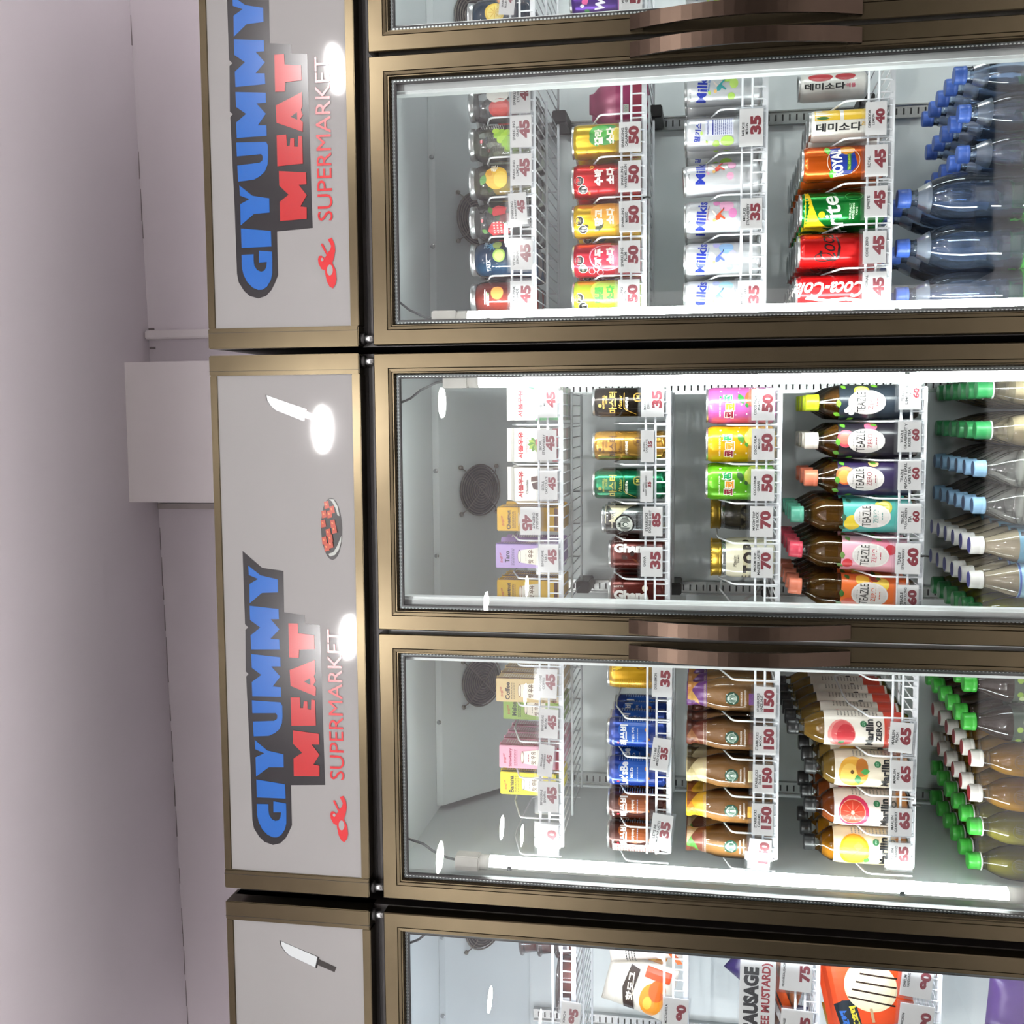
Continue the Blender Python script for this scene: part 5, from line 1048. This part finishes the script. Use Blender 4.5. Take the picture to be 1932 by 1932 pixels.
row(frap('6a3a2c', '4f8a3c', 'b09a80', 'a2743f'), -0.7515, zl[2], 0.161, 2, 0.064, 'coffee bottle with a green and brown sleeve beside the tube light', K3, 'bottle')

K4 = 'fruit juice bottles with black caps on the fourth shelf'
MT = [(27, 0), (29.6, 6), (29.6, 100), (30, 112), (29.6, 130), (28.5, 144), (24, 156), (15, 170), (12.6, 176), (12.4, 184)]
MS = [(28, 0), (31.2, 6), (31.2, 84), (31.4, 96), (30.8, 112), (29, 126), (21, 138), (14, 145), (12.8, 149), (12.6, 153)]
def juice(tall, fruitcol, drawer, lab, liquid, band=None):
    P = Print(); z0 = 0 if tall else -26
    drawer(P, z0)
    P.ell('2c6a44', 16, 76 + z0 * 0.9, 5.4, 5.4); P.lines('a8d0b0', 13, 19, 74 + z0 * 0.9, 78 + z0 * 0.9, 2)
    P.text('17181c', 'Marllin', 0, 66 + z0, 13, 50, 0, 0.04); P.text('17181c' if tall else '6a665e', 'ZERO', 4, 51 + z0, 9, 36, 0, 0.03)
    if band: P.rect(band[0], -48, 48, 12, 42); P.text('f4e4dc', band[1], -2, 32, 7, 28, 0, 0.03)
    else: P.rect('cc8a4c', -52, 52, 4, 20)
    P.lines('8f8b84', 30, 44, 50 + z0, 120 + z0, 12)
    prof = MT if tall else MS; t = 200 if tall else 170
    return bottle('juice_bottle', prof, PET, liquid, 0.75, 172 if tall else 140, (14, t - 19, t, '202122'), (8, 140 if tall else 122, lab), P, pz=8)
def d_peach(P, z): P.ell('d88a84', -4, 112, 27, 23); P.ell('c8585a', -2, 110, 23, 19); P.ell('b83038', -4, 105, 19, 15); P.leaf('2f6a34', -22, 118, 14, 4, -60)
def d_pear(P, z): P.ell('cf9a34', 0, 118 + z, 29, 24); P.ell('dcb254', -4, 124 + z, 20, 15); P.ell('a8641c', 10, 104 + z, 16, 10); P.ell('5a3a14', 2, 120 + z, 3.4, 3); P.leaf('2f7a3a', -2, 112 + z, 20, 6, 190); P.leaf('3f8a44', 2, 106 + z, 15, 5, -80)
def d_gf(P, z):
    P.ell('c82c54', 0, 116 + z, 30, 25); P.ell('e0a088', 0, 118 + z, 22.5, 21.5); P.ell('c83a24', 0, 118 + z, 21, 20)
    for k in range(9): P.leaf('e0705a', 0, 118 + z, 19, 0.7, k * 40)
    P.ell('e8b8a0', 0, 118 + z, 3.4, 3)
def d_mango(P, z): P.ell('e2a01c', 0, 114 + z, 30, 25); P.ell('ecbc34', 2, 114 + z, 25, 20); P.poly('d8861c', [(-8, 118 + z), (0, 108 + z), (-1, 107 + z), (-9, 117 + z)]); P.poly('f0c64a', [(0, 108 + z), (8, 116 + z), (16, 107 + z), (8, 99 + z)]); P.poly('d8861c', [(0, 108 + z), (8, 99 + z), (8, 98 + z), (-1, 108 + z)]); P.leaf('4a9a3c', -24, 96 + z, 14, 5, -20)
row(juice(True, '', d_peach, 'e2dbd0', 'c49a48', ('c8402c', 'PEACH')), -0.5405, zl[3], 0.162, 6, 0.064, 'peach juice bottle with a black cap and coral band', K4, 'bottle')
row(juice(False, '', d_pear, 'd8cdb8', 'c09a4c'), -0.608, zl[3], 0.157, 3, 0.07, 'pear juice bottle with a black cap and green leaf', K4, 'bottle')
row(juice(False, '', d_gf, 'e6d8d0', 'b8602c'), -0.6765, zl[3], 0.157, 3, 0.07, 'grapefruit juice bottle with a black cap and red slice', K4, 'bottle')
row(juice(False, '', d_mango, 'ead9b4', 'd08a1c'), -0.744, zl[3], 0.157, 3, 0.07, 'mango juice bottle with a black cap beside the tube light', K4, 'bottle')

K5 = 'plum tea and ade bottles on the lowest shelf'
PLM = [(28, 0), (30.4, 6), (30.4, 140), (29.6, 146), (24, 164), (16, 180), (13.4, 188), (13.2, 194)]
def plum(rz):
    P = Print(); P.text('a8b0a0', '초록', -4, 108, 13, 32, 0, 0.04); P.text('a8b0a0', '매실', 0, 92, 13, 32, 0, 0.04)
    for x, z, c in ((8, 128, '8aa83c'), (20, 118, 'c4ccb8'), (24, 104, '9ab84a'), (-16, 128, '7a9a34'), (-24, 124, 'a8b884')): P.ell(c, x, z, 5, 5)
    P.lines('8a9484', -50, -30, 50, 130, 16)
    b = bottle('plum_tea_bottle', PLM, PET, '3c2210', 0.8, 190, (15.2, 193, 214, '3fae3c'), (10, 138, '36443a'), P); b.rotation_euler.z = R(rz); return b
row(plum(10), -0.4605, zb, 0.187, 5, 0.066, 'brown plum tea bottle with a bright green cap beside the mullion', K5, 'bottle')
row(plum(-22), -0.526, zb, 0.183, 6, 0.064, 'brown plum tea bottle with a bright green cap, second lane', K5, 'bottle')
ADE = [(27, 0), (29.5, 6), (29.5, 54), (27.5, 66), (28.6, 80), (30.2, 98), (30.2, 116), (29, 132), (25.4, 148), (18.5, 162), (14, 170), (12.8, 176), (12.8, 182)]
def ade(liquid, capc, top, ring):
    P = Print(); P.ring(clear('emboss', (0.97, 0.97, 0.95), 2.2, 0.05, 0.1), 4, 122, 13, 13, 1.2)
    for i in range(4): P.poly(clear('emboss', (0.97, 0.97, 0.95)), [(-3 + i * 3.6, 112), (-1 + i * 3.6, 112), (3 + i * 3.2, 130), (1 + i * 3.2, 130)])
    return bottle('fruit_ade_bottle', ADE, PET, liquid, 0.85, 170, (15, 180, 200, capc), None, P, 6, top, None, ring)
row(ade('c8901c', 'e8e4de', 'b03038', None), -0.5895, zb, 0.183, 6, 0.064, 'orange ade bottle, white cap with red top, inner lane', K5, 'bottle')
row(dup(bpy.data.objects['fruit_ade_bottle'], (0, 0, 0), ''), -0.6505, zb, 0.183, 6, 0.064, 'orange ade bottle, white cap with red top, outer lane', K5, 'bottle')
gr = ade('a39a2c', '3fb03c', None, 'e2e2dc')
row(gr, -0.7085, zb, 0.18, 6, 0.064, 'pale green ade bottle, green cap with white ring, inner lane', K5, 'bottle')
row(dup(gr, (0, 0, 0), ''), -0.7695, zb, 0.18, 6, 0.064, 'pale green ade bottle, green cap with white ring, outer lane', K5, 'bottle')

# ================================================================ left fridge: kimchi tubs, snack bags, sausages, packs
za = [z + SH for z in RAIL['A']]
A1 = 'clear tubs of kimchi on the top shelf'
TUB = clear('tub_plastic', (0.96, 0.93, 0.92), 1.45, 0.06, 0.08, (0.95, 0.85, 0.82))
def tub(r=0.052, h=0.032, food='8f2c18', sticker=True):
    root = empty('kimchi_tub')
    MB().lathe([(r * 0.84, 0), (r * 0.88, 0.001), (r * 0.96, h - 0.004), (r, h - 0.003), (r, h)], TUB, 28).build('tub_body', root)
    f = MB(); f.lathe([(r * 0.8, 0.0015), (r * 0.85, 0.004), (r * 0.9, h - 0.009), (r * 0.7, h - 0.006), (0.004, h - 0.005)], mat(food, 0.4, 0.0, 0.45, 60, 0.8), 24); f.build('kimchi', root)
    MB().lathe([(r * 1.01, h - 0.0045), (r * 1.045, h - 0.004), (r * 1.045, h - 0.001), (r * 0.98, h), (r * 0.9, h - 0.002)], TUB, 28).build('tub_lid', root)
    if sticker:
        P = Print(); P.rect('ece9ec', -13, 13, 6, 24).lines('3a3640', -11, 11, 19, 23, 1)
        for k in range(16): P.rect('2a2730', -9 + k * 1.15, -9 + k * 1.15 + (0.5 if k % 3 else 0.8), 9, 18)
        P.build('barcode_sticker', root, lambda x, z, e: ((r * (0.9 + z * 0.0022) * 1000 + e) * math.sin(x / (r * 950)) / 1000, -(r * (0.9 + z * 0.0022) * 1000 + e) * math.cos(x / (r * 950)) / 1000, z / 1000), 6)
    return root
t0 = tub()
rz0 = za[0]
first = True
for (x, y, n, nm) in ((-0.945, 0.186, 3, 'front stack'), (-0.985, 0.30, 2, 'stack behind the front one'), (-1.058, 0.2, 1, 'lone spot left of the stack')):
    for k in range(n):
        lb = 'clear tub of red kimchi, %s%s' % (nm, '' if n == 1 else ', %s from the shelf' % ['bottom one', 'second', 'third'][k])
        if first: o = t0; first = False
        else: o = dup(t0, (0, 0, 0), lb)
        o['category'] = 'food tub'; o['group'] = A1; o['label'] = lb; o.location = (x, y, rz0 + k * 0.0328); o.rotation_euler.z = R(-20 + 37 * k)

def bag(name, w, h, d, col, P, rough=0.35, seed=1):
    """pillow bag: two bulging faces, crimped ends"""
    root = empty(name); nx, nz = 10, 14; rnd = random.Random(seed); v = []; f = []
    for s in (-1, 1):
        for j in range(nz + 1):
            for i in range(nx + 1):
                a, b2 = i / nx * 2 - 1, j / nz * 2 - 1
                bulge = d / 2 * max(0, (1 - a ** 4)) ** 0.7 * max(0, (1 - b2 ** 6)) ** 0.8
                v.append((a * w / 2 * (1 - 0.05 * (1 - b2 ** 2)), s * (bulge + 0.0008) + rnd.uniform(-1, 1) * 0.0012 * (bulge > 0.003), (b2 + 1) / 2 * h))
    o = (nx + 1) * (nz + 1)
    for j in range(nz):
        for i in range(nx):
            q = j * (nx + 1) + i; f.append((q, q + 1, q + nx + 2, q + nx + 1)); f.append((o + q, o + q + nx + 1, o + q + nx + 2, o + q + 1))
    for i in range(nx): f.append((i, o + i, o + i + 1, i + 1)); q = nz * (nx + 1) + i; f.append((q, q + 1, o + q + 1, o + q))
    for j in range(nz): q = j * (nx + 1); f.append((q, q + nx + 1, o + q + nx + 1, o + q)); q += nx; f.append((q, o + q, o + q + nx + 1, q + nx + 1))
    mb = MB(); mb.add(v, f, mat(col, rough, 0.0, 0.04), True); mb.build('bag_body', root)
    c = MB()
    for zz in (0.002, h - 0.008):
        for k in range(3): c.box(-w / 2 + 0.002, w / 2 - 0.002, -0.0016, 0.0016, zz + k * 0.0024, zz + k * 0.0024 + 0.001, mat(col, rough, 0.0, 0.04))
    c.build('crimped_seal', root)
    def fn(x, z, e):
        a, b2 = x / 1000 / (w / 2), z / 1000 / h * 2 - 1
        bulge = d / 2 * max(0, (1 - min(1, abs(a)) ** 4)) ** 0.7 * max(0, (1 - min(1, abs(b2)) ** 6)) ** 0.8
        return (x / 1000, -(bulge + 0.0026) - e / 1000, z / 1000)
    P.build('bag_print', root, fn, xstep=w * 1000 / 14, zstep=h * 1000 / 18, eps=0.3); return root
A2 = 'paper and foil snack bags on the second shelf'
def dogbag():
    P = Print(); P.poly('2c1c14', [(-40, 60), (-10, 70), (34, 66), (38, 84), (-6, 90), (-42, 80)]); P.text('e8dcc8', '핫도그', 0, 76, 13, 52, 6, 0.04); P.ell('d88a1c', -10, 34, 30, 22); P.ell('c85a14', 8, 28, 20, 15); P.ell('e8b43c', -18, 40, 12, 8); P.rect('c8441c', 26, 44, 10, 56); return P
a = bag('snack_bag', 0.10, 0.125, 0.045, 'e2dccf', dogbag(), 0.5, 2); a.rotation_euler = (R(-8), R(14), R(6))
row(a, -1.055, za[1] + 0.018, 0.172, 1, 0, 'white snack bag with a brown brush stroke and orange food', A2, 'bag')
a = bag('snack_bag', 0.09, 0.12, 0.04, 'ece6da', dogbag(), 0.5, 3); a.rotation_euler = (R(-5), R(10), R(-6))
row(a, -0.995, za[1] + 0.012, 0.245, 1, 0, 'white snack bag standing behind, against the right wall', A2, 'bag')
P = Print(); P.poly('e2e0dc', [(-40, 30), (0, 60), (40, 90), (40, 60), (0, 30)]); P.poly('cc5a24', [(-40, 10), (40, 50), (40, 40), (-40, 0)]); P.lines('1c1c1c', -30, 30, 80, 100, 4)
a = bag('snack_bag', 0.06, 0.13, 0.03, 'd8cfc4', P, 0.45, 4); a.rotation_euler = (R(-4), R(-8), R(10))
row(a, -0.945, za[1] + 0.006, 0.165, 1, 0, 'white and orange snack bag cut by the door frame', A2, 'bag')

A3 = 'packs of sausages on the third and fourth shelf'
root = empty('sign_card'); MB().box(-0.08, 0.08, -0.0005, 0.0005, -0.0305, 0.0305, CARD).build('card', root)
MB().box(-0.083, 0.083, -0.0018, -0.0012, -0.0335, 0.0335, PLASTIC).build('card_holder', root)
P = Print().text('1a1416', 'SAUSAGE', 3, 11, 26, 116, 0, 0.06).text('a8202c', '(FREE MUSTARD)', 1, -16, 19, 138, 0, 0.035); P.build('handwriting', root, on_front(-0.0005), None, eps=0.15)
tag(root, 'large white card reading SAUSAGE and FREE MUSTARD', 'sign'); root.location = (-1.017, 0.111, 1.1085); root.rotation_euler.y = R(1)
P = Print(); P.ell('4a5a2c', 10, 70, 10, 8); P.ell('b89a4c', -10, 64, 12, 9); P.ell('8a5a8a', 6, 82, 4, 4); P.ell('c85a3c', -14, 80, 4, 3); P.lines('a89ac4', -20, 20, 40, 50, 2)
a = bag('foil_pack', 0.085, 0.105, 0.03, '33265a', P, 0.3, 5); a.rotation_euler = (R(-6), R(40), R(6))
row(a, -1.06, za[2] + 0.045, 0.232, 1, 0, 'dark purple foil pack with a pointed corner', A3, 'pack')
a = bag('foil_pack', 0.085, 0.11, 0.03, '2c2450', P, 0.3, 6); a.rotation_euler = (R(-6), R(10), R(-6))
row(a, -1.10, za[2] + 0.012, 0.185, 1, 0, 'dark purple foil pack lower down behind the big card', A3, 'pack')
def links(x, z, lb, first, n=4):
    root = empty('sausage_pack'); m = mat('b5652c', 0.3, 0.0, 0.12, 30)
    for k in range(n):
        mb = MB(); zz = 0.012 + k * 0.021; mb.lathe([(0.003, -0.062), (0.009, -0.058), (0.0105, -0.04), (0.0108, 0.0), (0.0105, 0.04), (0.009, 0.058), (0.003, 0.062)], m, 16, (0, 0, 0), axis='x'); o = mb.build('sausage', root); o.location = (0, 0.0, zz); o.rotation_euler.y = R(16)
    b2 = MB(); b2.box(-0.072, 0.072, -0.013, -0.0125, -0.008, 0.098, PLASTIC); b2.box(-0.072, 0.072, 0.0125, 0.013, -0.008, 0.098, PLASTIC); b2.box(-0.072, 0.072, -0.013, 0.013, 0.098, 0.0985, PLASTIC); b2.build('clear_wrapper', root)
    P = Print(); P.poly('d2521c', [(-60, 20), (40, 62), (60, 62), (60, 48), (-40, 6), (-60, 6)]); P.poly('ece8e4', [(-60, 30), (40, 72), (40, 64), (-60, 22)]); P.poly('3a2018', [(-30, 30), (20, 50), (20, 47), (-30, 26)]); P.build('wrapper_band', root, on_front(-0.013), None)
    root['label'] = lb; root['category'] = 'sausage pack'; root['group'] = A3; root.location = (x, 0.146, z); return root
links(-1.02, za[2] + 0.02, 'clear pack of tan sausages with an orange band behind the big card', True)
# a small insulated bin hangs below: purple-white pack at the bottom edge, orange and yellow packs on the fourth shelf
A4 = 'bright snack packs on the fourth shelf'
P = Print(); P.poly('d84a1c', [(-70, 150), (70, 150), (70, 4), (-70, 4)])
P.poly('16222c', [(-56, 128), (-6, 134), (2, 118), (2, 96), (-60, 92)]); P.text('2f6cc4', '호떡', -34, 119, 13, 34, 4, 0.06); P.text('d8c83c', '꿀호떡', -30, 102, 11, 42, 4, 0.05); P.text('f0ece4', '맛', -52, 136, 9, 9, 10, 0.05)
P.ell('d6c8a4', 22, 66, 46, 44, 20, 28); P.ell('dccfae', 20, 70, 40, 36, 20)
for k in range(5): P.poly('2a1a14', [(-18 + k * 16, 32 - k * 4), (-15 + k * 16, 31 - k * 4), (10 + k * 13, 106 - k * 9), (7 + k * 13, 107 - k * 9)])
P.rect('b89a74', -42, -16, 70, 75); P.rect('6a8cc8', -62, -48, 30, 44); P.rect('2c2a34', -59, -51, 33, 41); P.lines('1c1612', -64, -30, 10, 22, 3)
a = bag('snack_pack', 0.15, 0.142, 0.03, 'd8521c', P, 0.35, 7); a.rotation_euler = (R(-3), R(-12), 0)
row(a, -1.0, za[3] + 0.034, 0.158, 1, 0, 'orange snack pack with a cream oval snack in dark stripes', A4, 'pack')
P = Print(); P.ell('f0ece4', -20, 120, 10, 9); P.poly('b8861c', [(-60, 60), (60, 90), (60, 60), (-60, 30)]); P.lines('6a3a14', -40, 30, 90, 106, 3)
a = bag('snack_pack', 0.14, 0.13, 0.03, 'd8a01c', P, 0.35, 8); a.rotation_euler = (R(-3), R(-14), 0)
row(a, -1.10, za[3] + 0.036, 0.205, 1, 0, 'yellow snack pack leaning beside the orange one', A4, 'pack')
P = Print(); P.rect('d8b41c', -10, 12, 40, 56); P.lines('f0d8d0', -40, 40, 90, 100, 2)
a = bag('snack_pack', 0.12, 0.15, 0.03, '9c1a22', P, 0.3, 9); a.rotation_euler = (R(-3), R(-8), R(0))
row(a, -0.955, za[3] + 0.02, 0.25, 1, 0, 'dark red snack pack behind the orange one', A4, 'pack')
P = Print().rect('e8e4ec', -34, 34, 20, 90).ell('b89ac8', 0, 60, 20, 16).lines('5a3a78', -30, 30, 70, 84, 3)
a = bag('snack_pack', 0.10, 0.15, 0.04, '4a2a74', P, 0.3, 10); a.rotation_euler = (R(-3), R(4), 0)
row(a, -1.035, 0.545 + SH + 0.006, 0.19, 1, 0, 'purple and white pack on the lowest shelf of the left fridge', 'packs on the lowest shelf', 'pack')

# ================================================================ the shelves themselves: their dividers keep clear of the goods
def clear_lane(x, z):
    l = [g[0] + g[2] for g in REG if abs(g[1] - z - SH) < 0.02 and g[0] < x]; r = [g[0] - g[2] for g in REG if abs(g[1] - z - SH) < 0.02 and g[0] >= x]
    lo = max(l) + 0.0026 if l else -9; hi = min(r) - 0.0026 if r else 9
    return (lo + hi) / 2 if lo > hi else min(max(x, lo), hi)
TIES = {('C', 0): (0.56,), ('C', 1): (0.36,), ('C', 3): (0.555,), ('R', 3): (-0.235,), ('L', 3): (-0.655,)}
for k in ('C', 'CR', 'R', 'L', 'A'):
    a, b = span(k)
    for i, z in enumerate(RAIL['C' if k == 'CR' else k]):
        if k == 'CR' and i > 3: continue
        kk = {'C': 'C', 'R': 'R', 'L': 'L'}.get(k)
        lanes = [clear_lane(q, z) for q in LANES[kk + str(i + 1)]] if kk else []
        mid = {'C': 0.585, 'R': -0.348, 'L': -0.772, 'A': -1.28}.get(k)
        shelf(k, a, b, z, lanes, '%s white wire shelf in the %s' % (ORD[i], FN[k]), 0.078, [mid] if mid and k in ('C', 'R') else [], TIES.get((k, i), ()))
    z = 0.545
    shelf(k, a, b, z, [], 'lowest white wire shelf in the %s, under the bottles' % FN[k])

TAGNAME = ['under the pink plastic can', 'under the blue plastic can', 'under the clear strawberry can', 'under the clear lemon can', 'under the clear grape can', 'under the clear lychee can', 'tilted before the can with a lemon slice', 'under the purple grape can',
 'under the gold citrus can with a green leaf', 'under the red watermelon can', 'under the yellow mango can', 'under the crimson plum can', 'under the pale green melon can',
 'under the white can with a nutrition panel', 'under the white can with a red heart figure', 'under the white can nearest the tube light',
 'under the white and yellow lemon can', 'under the orange can', 'under the green can', 'under the red can with black script', 'under the red can with white script',
 'under the green and white milk carton', 'under the strawberry milk carton', 'under the chocolate milk carton', 'hung upside down over the gold chestnut carton', 'under the lilac carton',
 'under the black and gold coffee can', 'under the tan coffee can', 'under the dark green coffee can', 'under the cream and silver coffee can', 'between the two brown chocolate cans',
 'under the pink coconut drink can', 'under the yellow coconut drink can', 'under the lime green coconut drink can', 'beside the jar, before the dark bottle', 'under the gold lidded coffee jar',
 'under the lime capped tea bottle', 'under the white capped tea bottle', 'under the orange capped peach tea bottle', 'under the teal capped tea bottle', 'under the pink capped tea bottle', 'half hidden under the coral capped tea bottle',
 'under the beige coffee milk carton', 'under the green melon milk carton', 'tilted under the pink strawberry milk carton', 'under the yellow banana milk carton', 'glaring white beside the left tube light, top shelf',
 'under the gold can', 'tilted under the front blue coffee can', 'tilted under the brown coffee cans',
 'under the hazelnut coffee bottle with purple sleeve', 'under the mocha coffee bottle', 'under the cream sleeved coffee bottle', 'under the gold sleeved coffee bottle', 'glaring white under the green sleeved coffee bottle',
 'under the row of peach juice bottles', 'under the pear juice bottle', 'under the grapefruit juice bottle', 'glaring white under the mango juice bottle',
 'on the shelf of kimchi tubs', 'before the paper snack bags', 'cut by the frame edge, above the orange pack', 'lower one of two beside the sausage packs', 'before the orange snack pack', 'before the yellow snack pack']
for T, nm in zip(TAGS, TAGNAME):
    k, x, z, w_, h_, names, price, tilt = T
    price_tag(x, z, w_, h_, names, price, tilt, 'white price card reading %s in red, %s' % (price, nm))
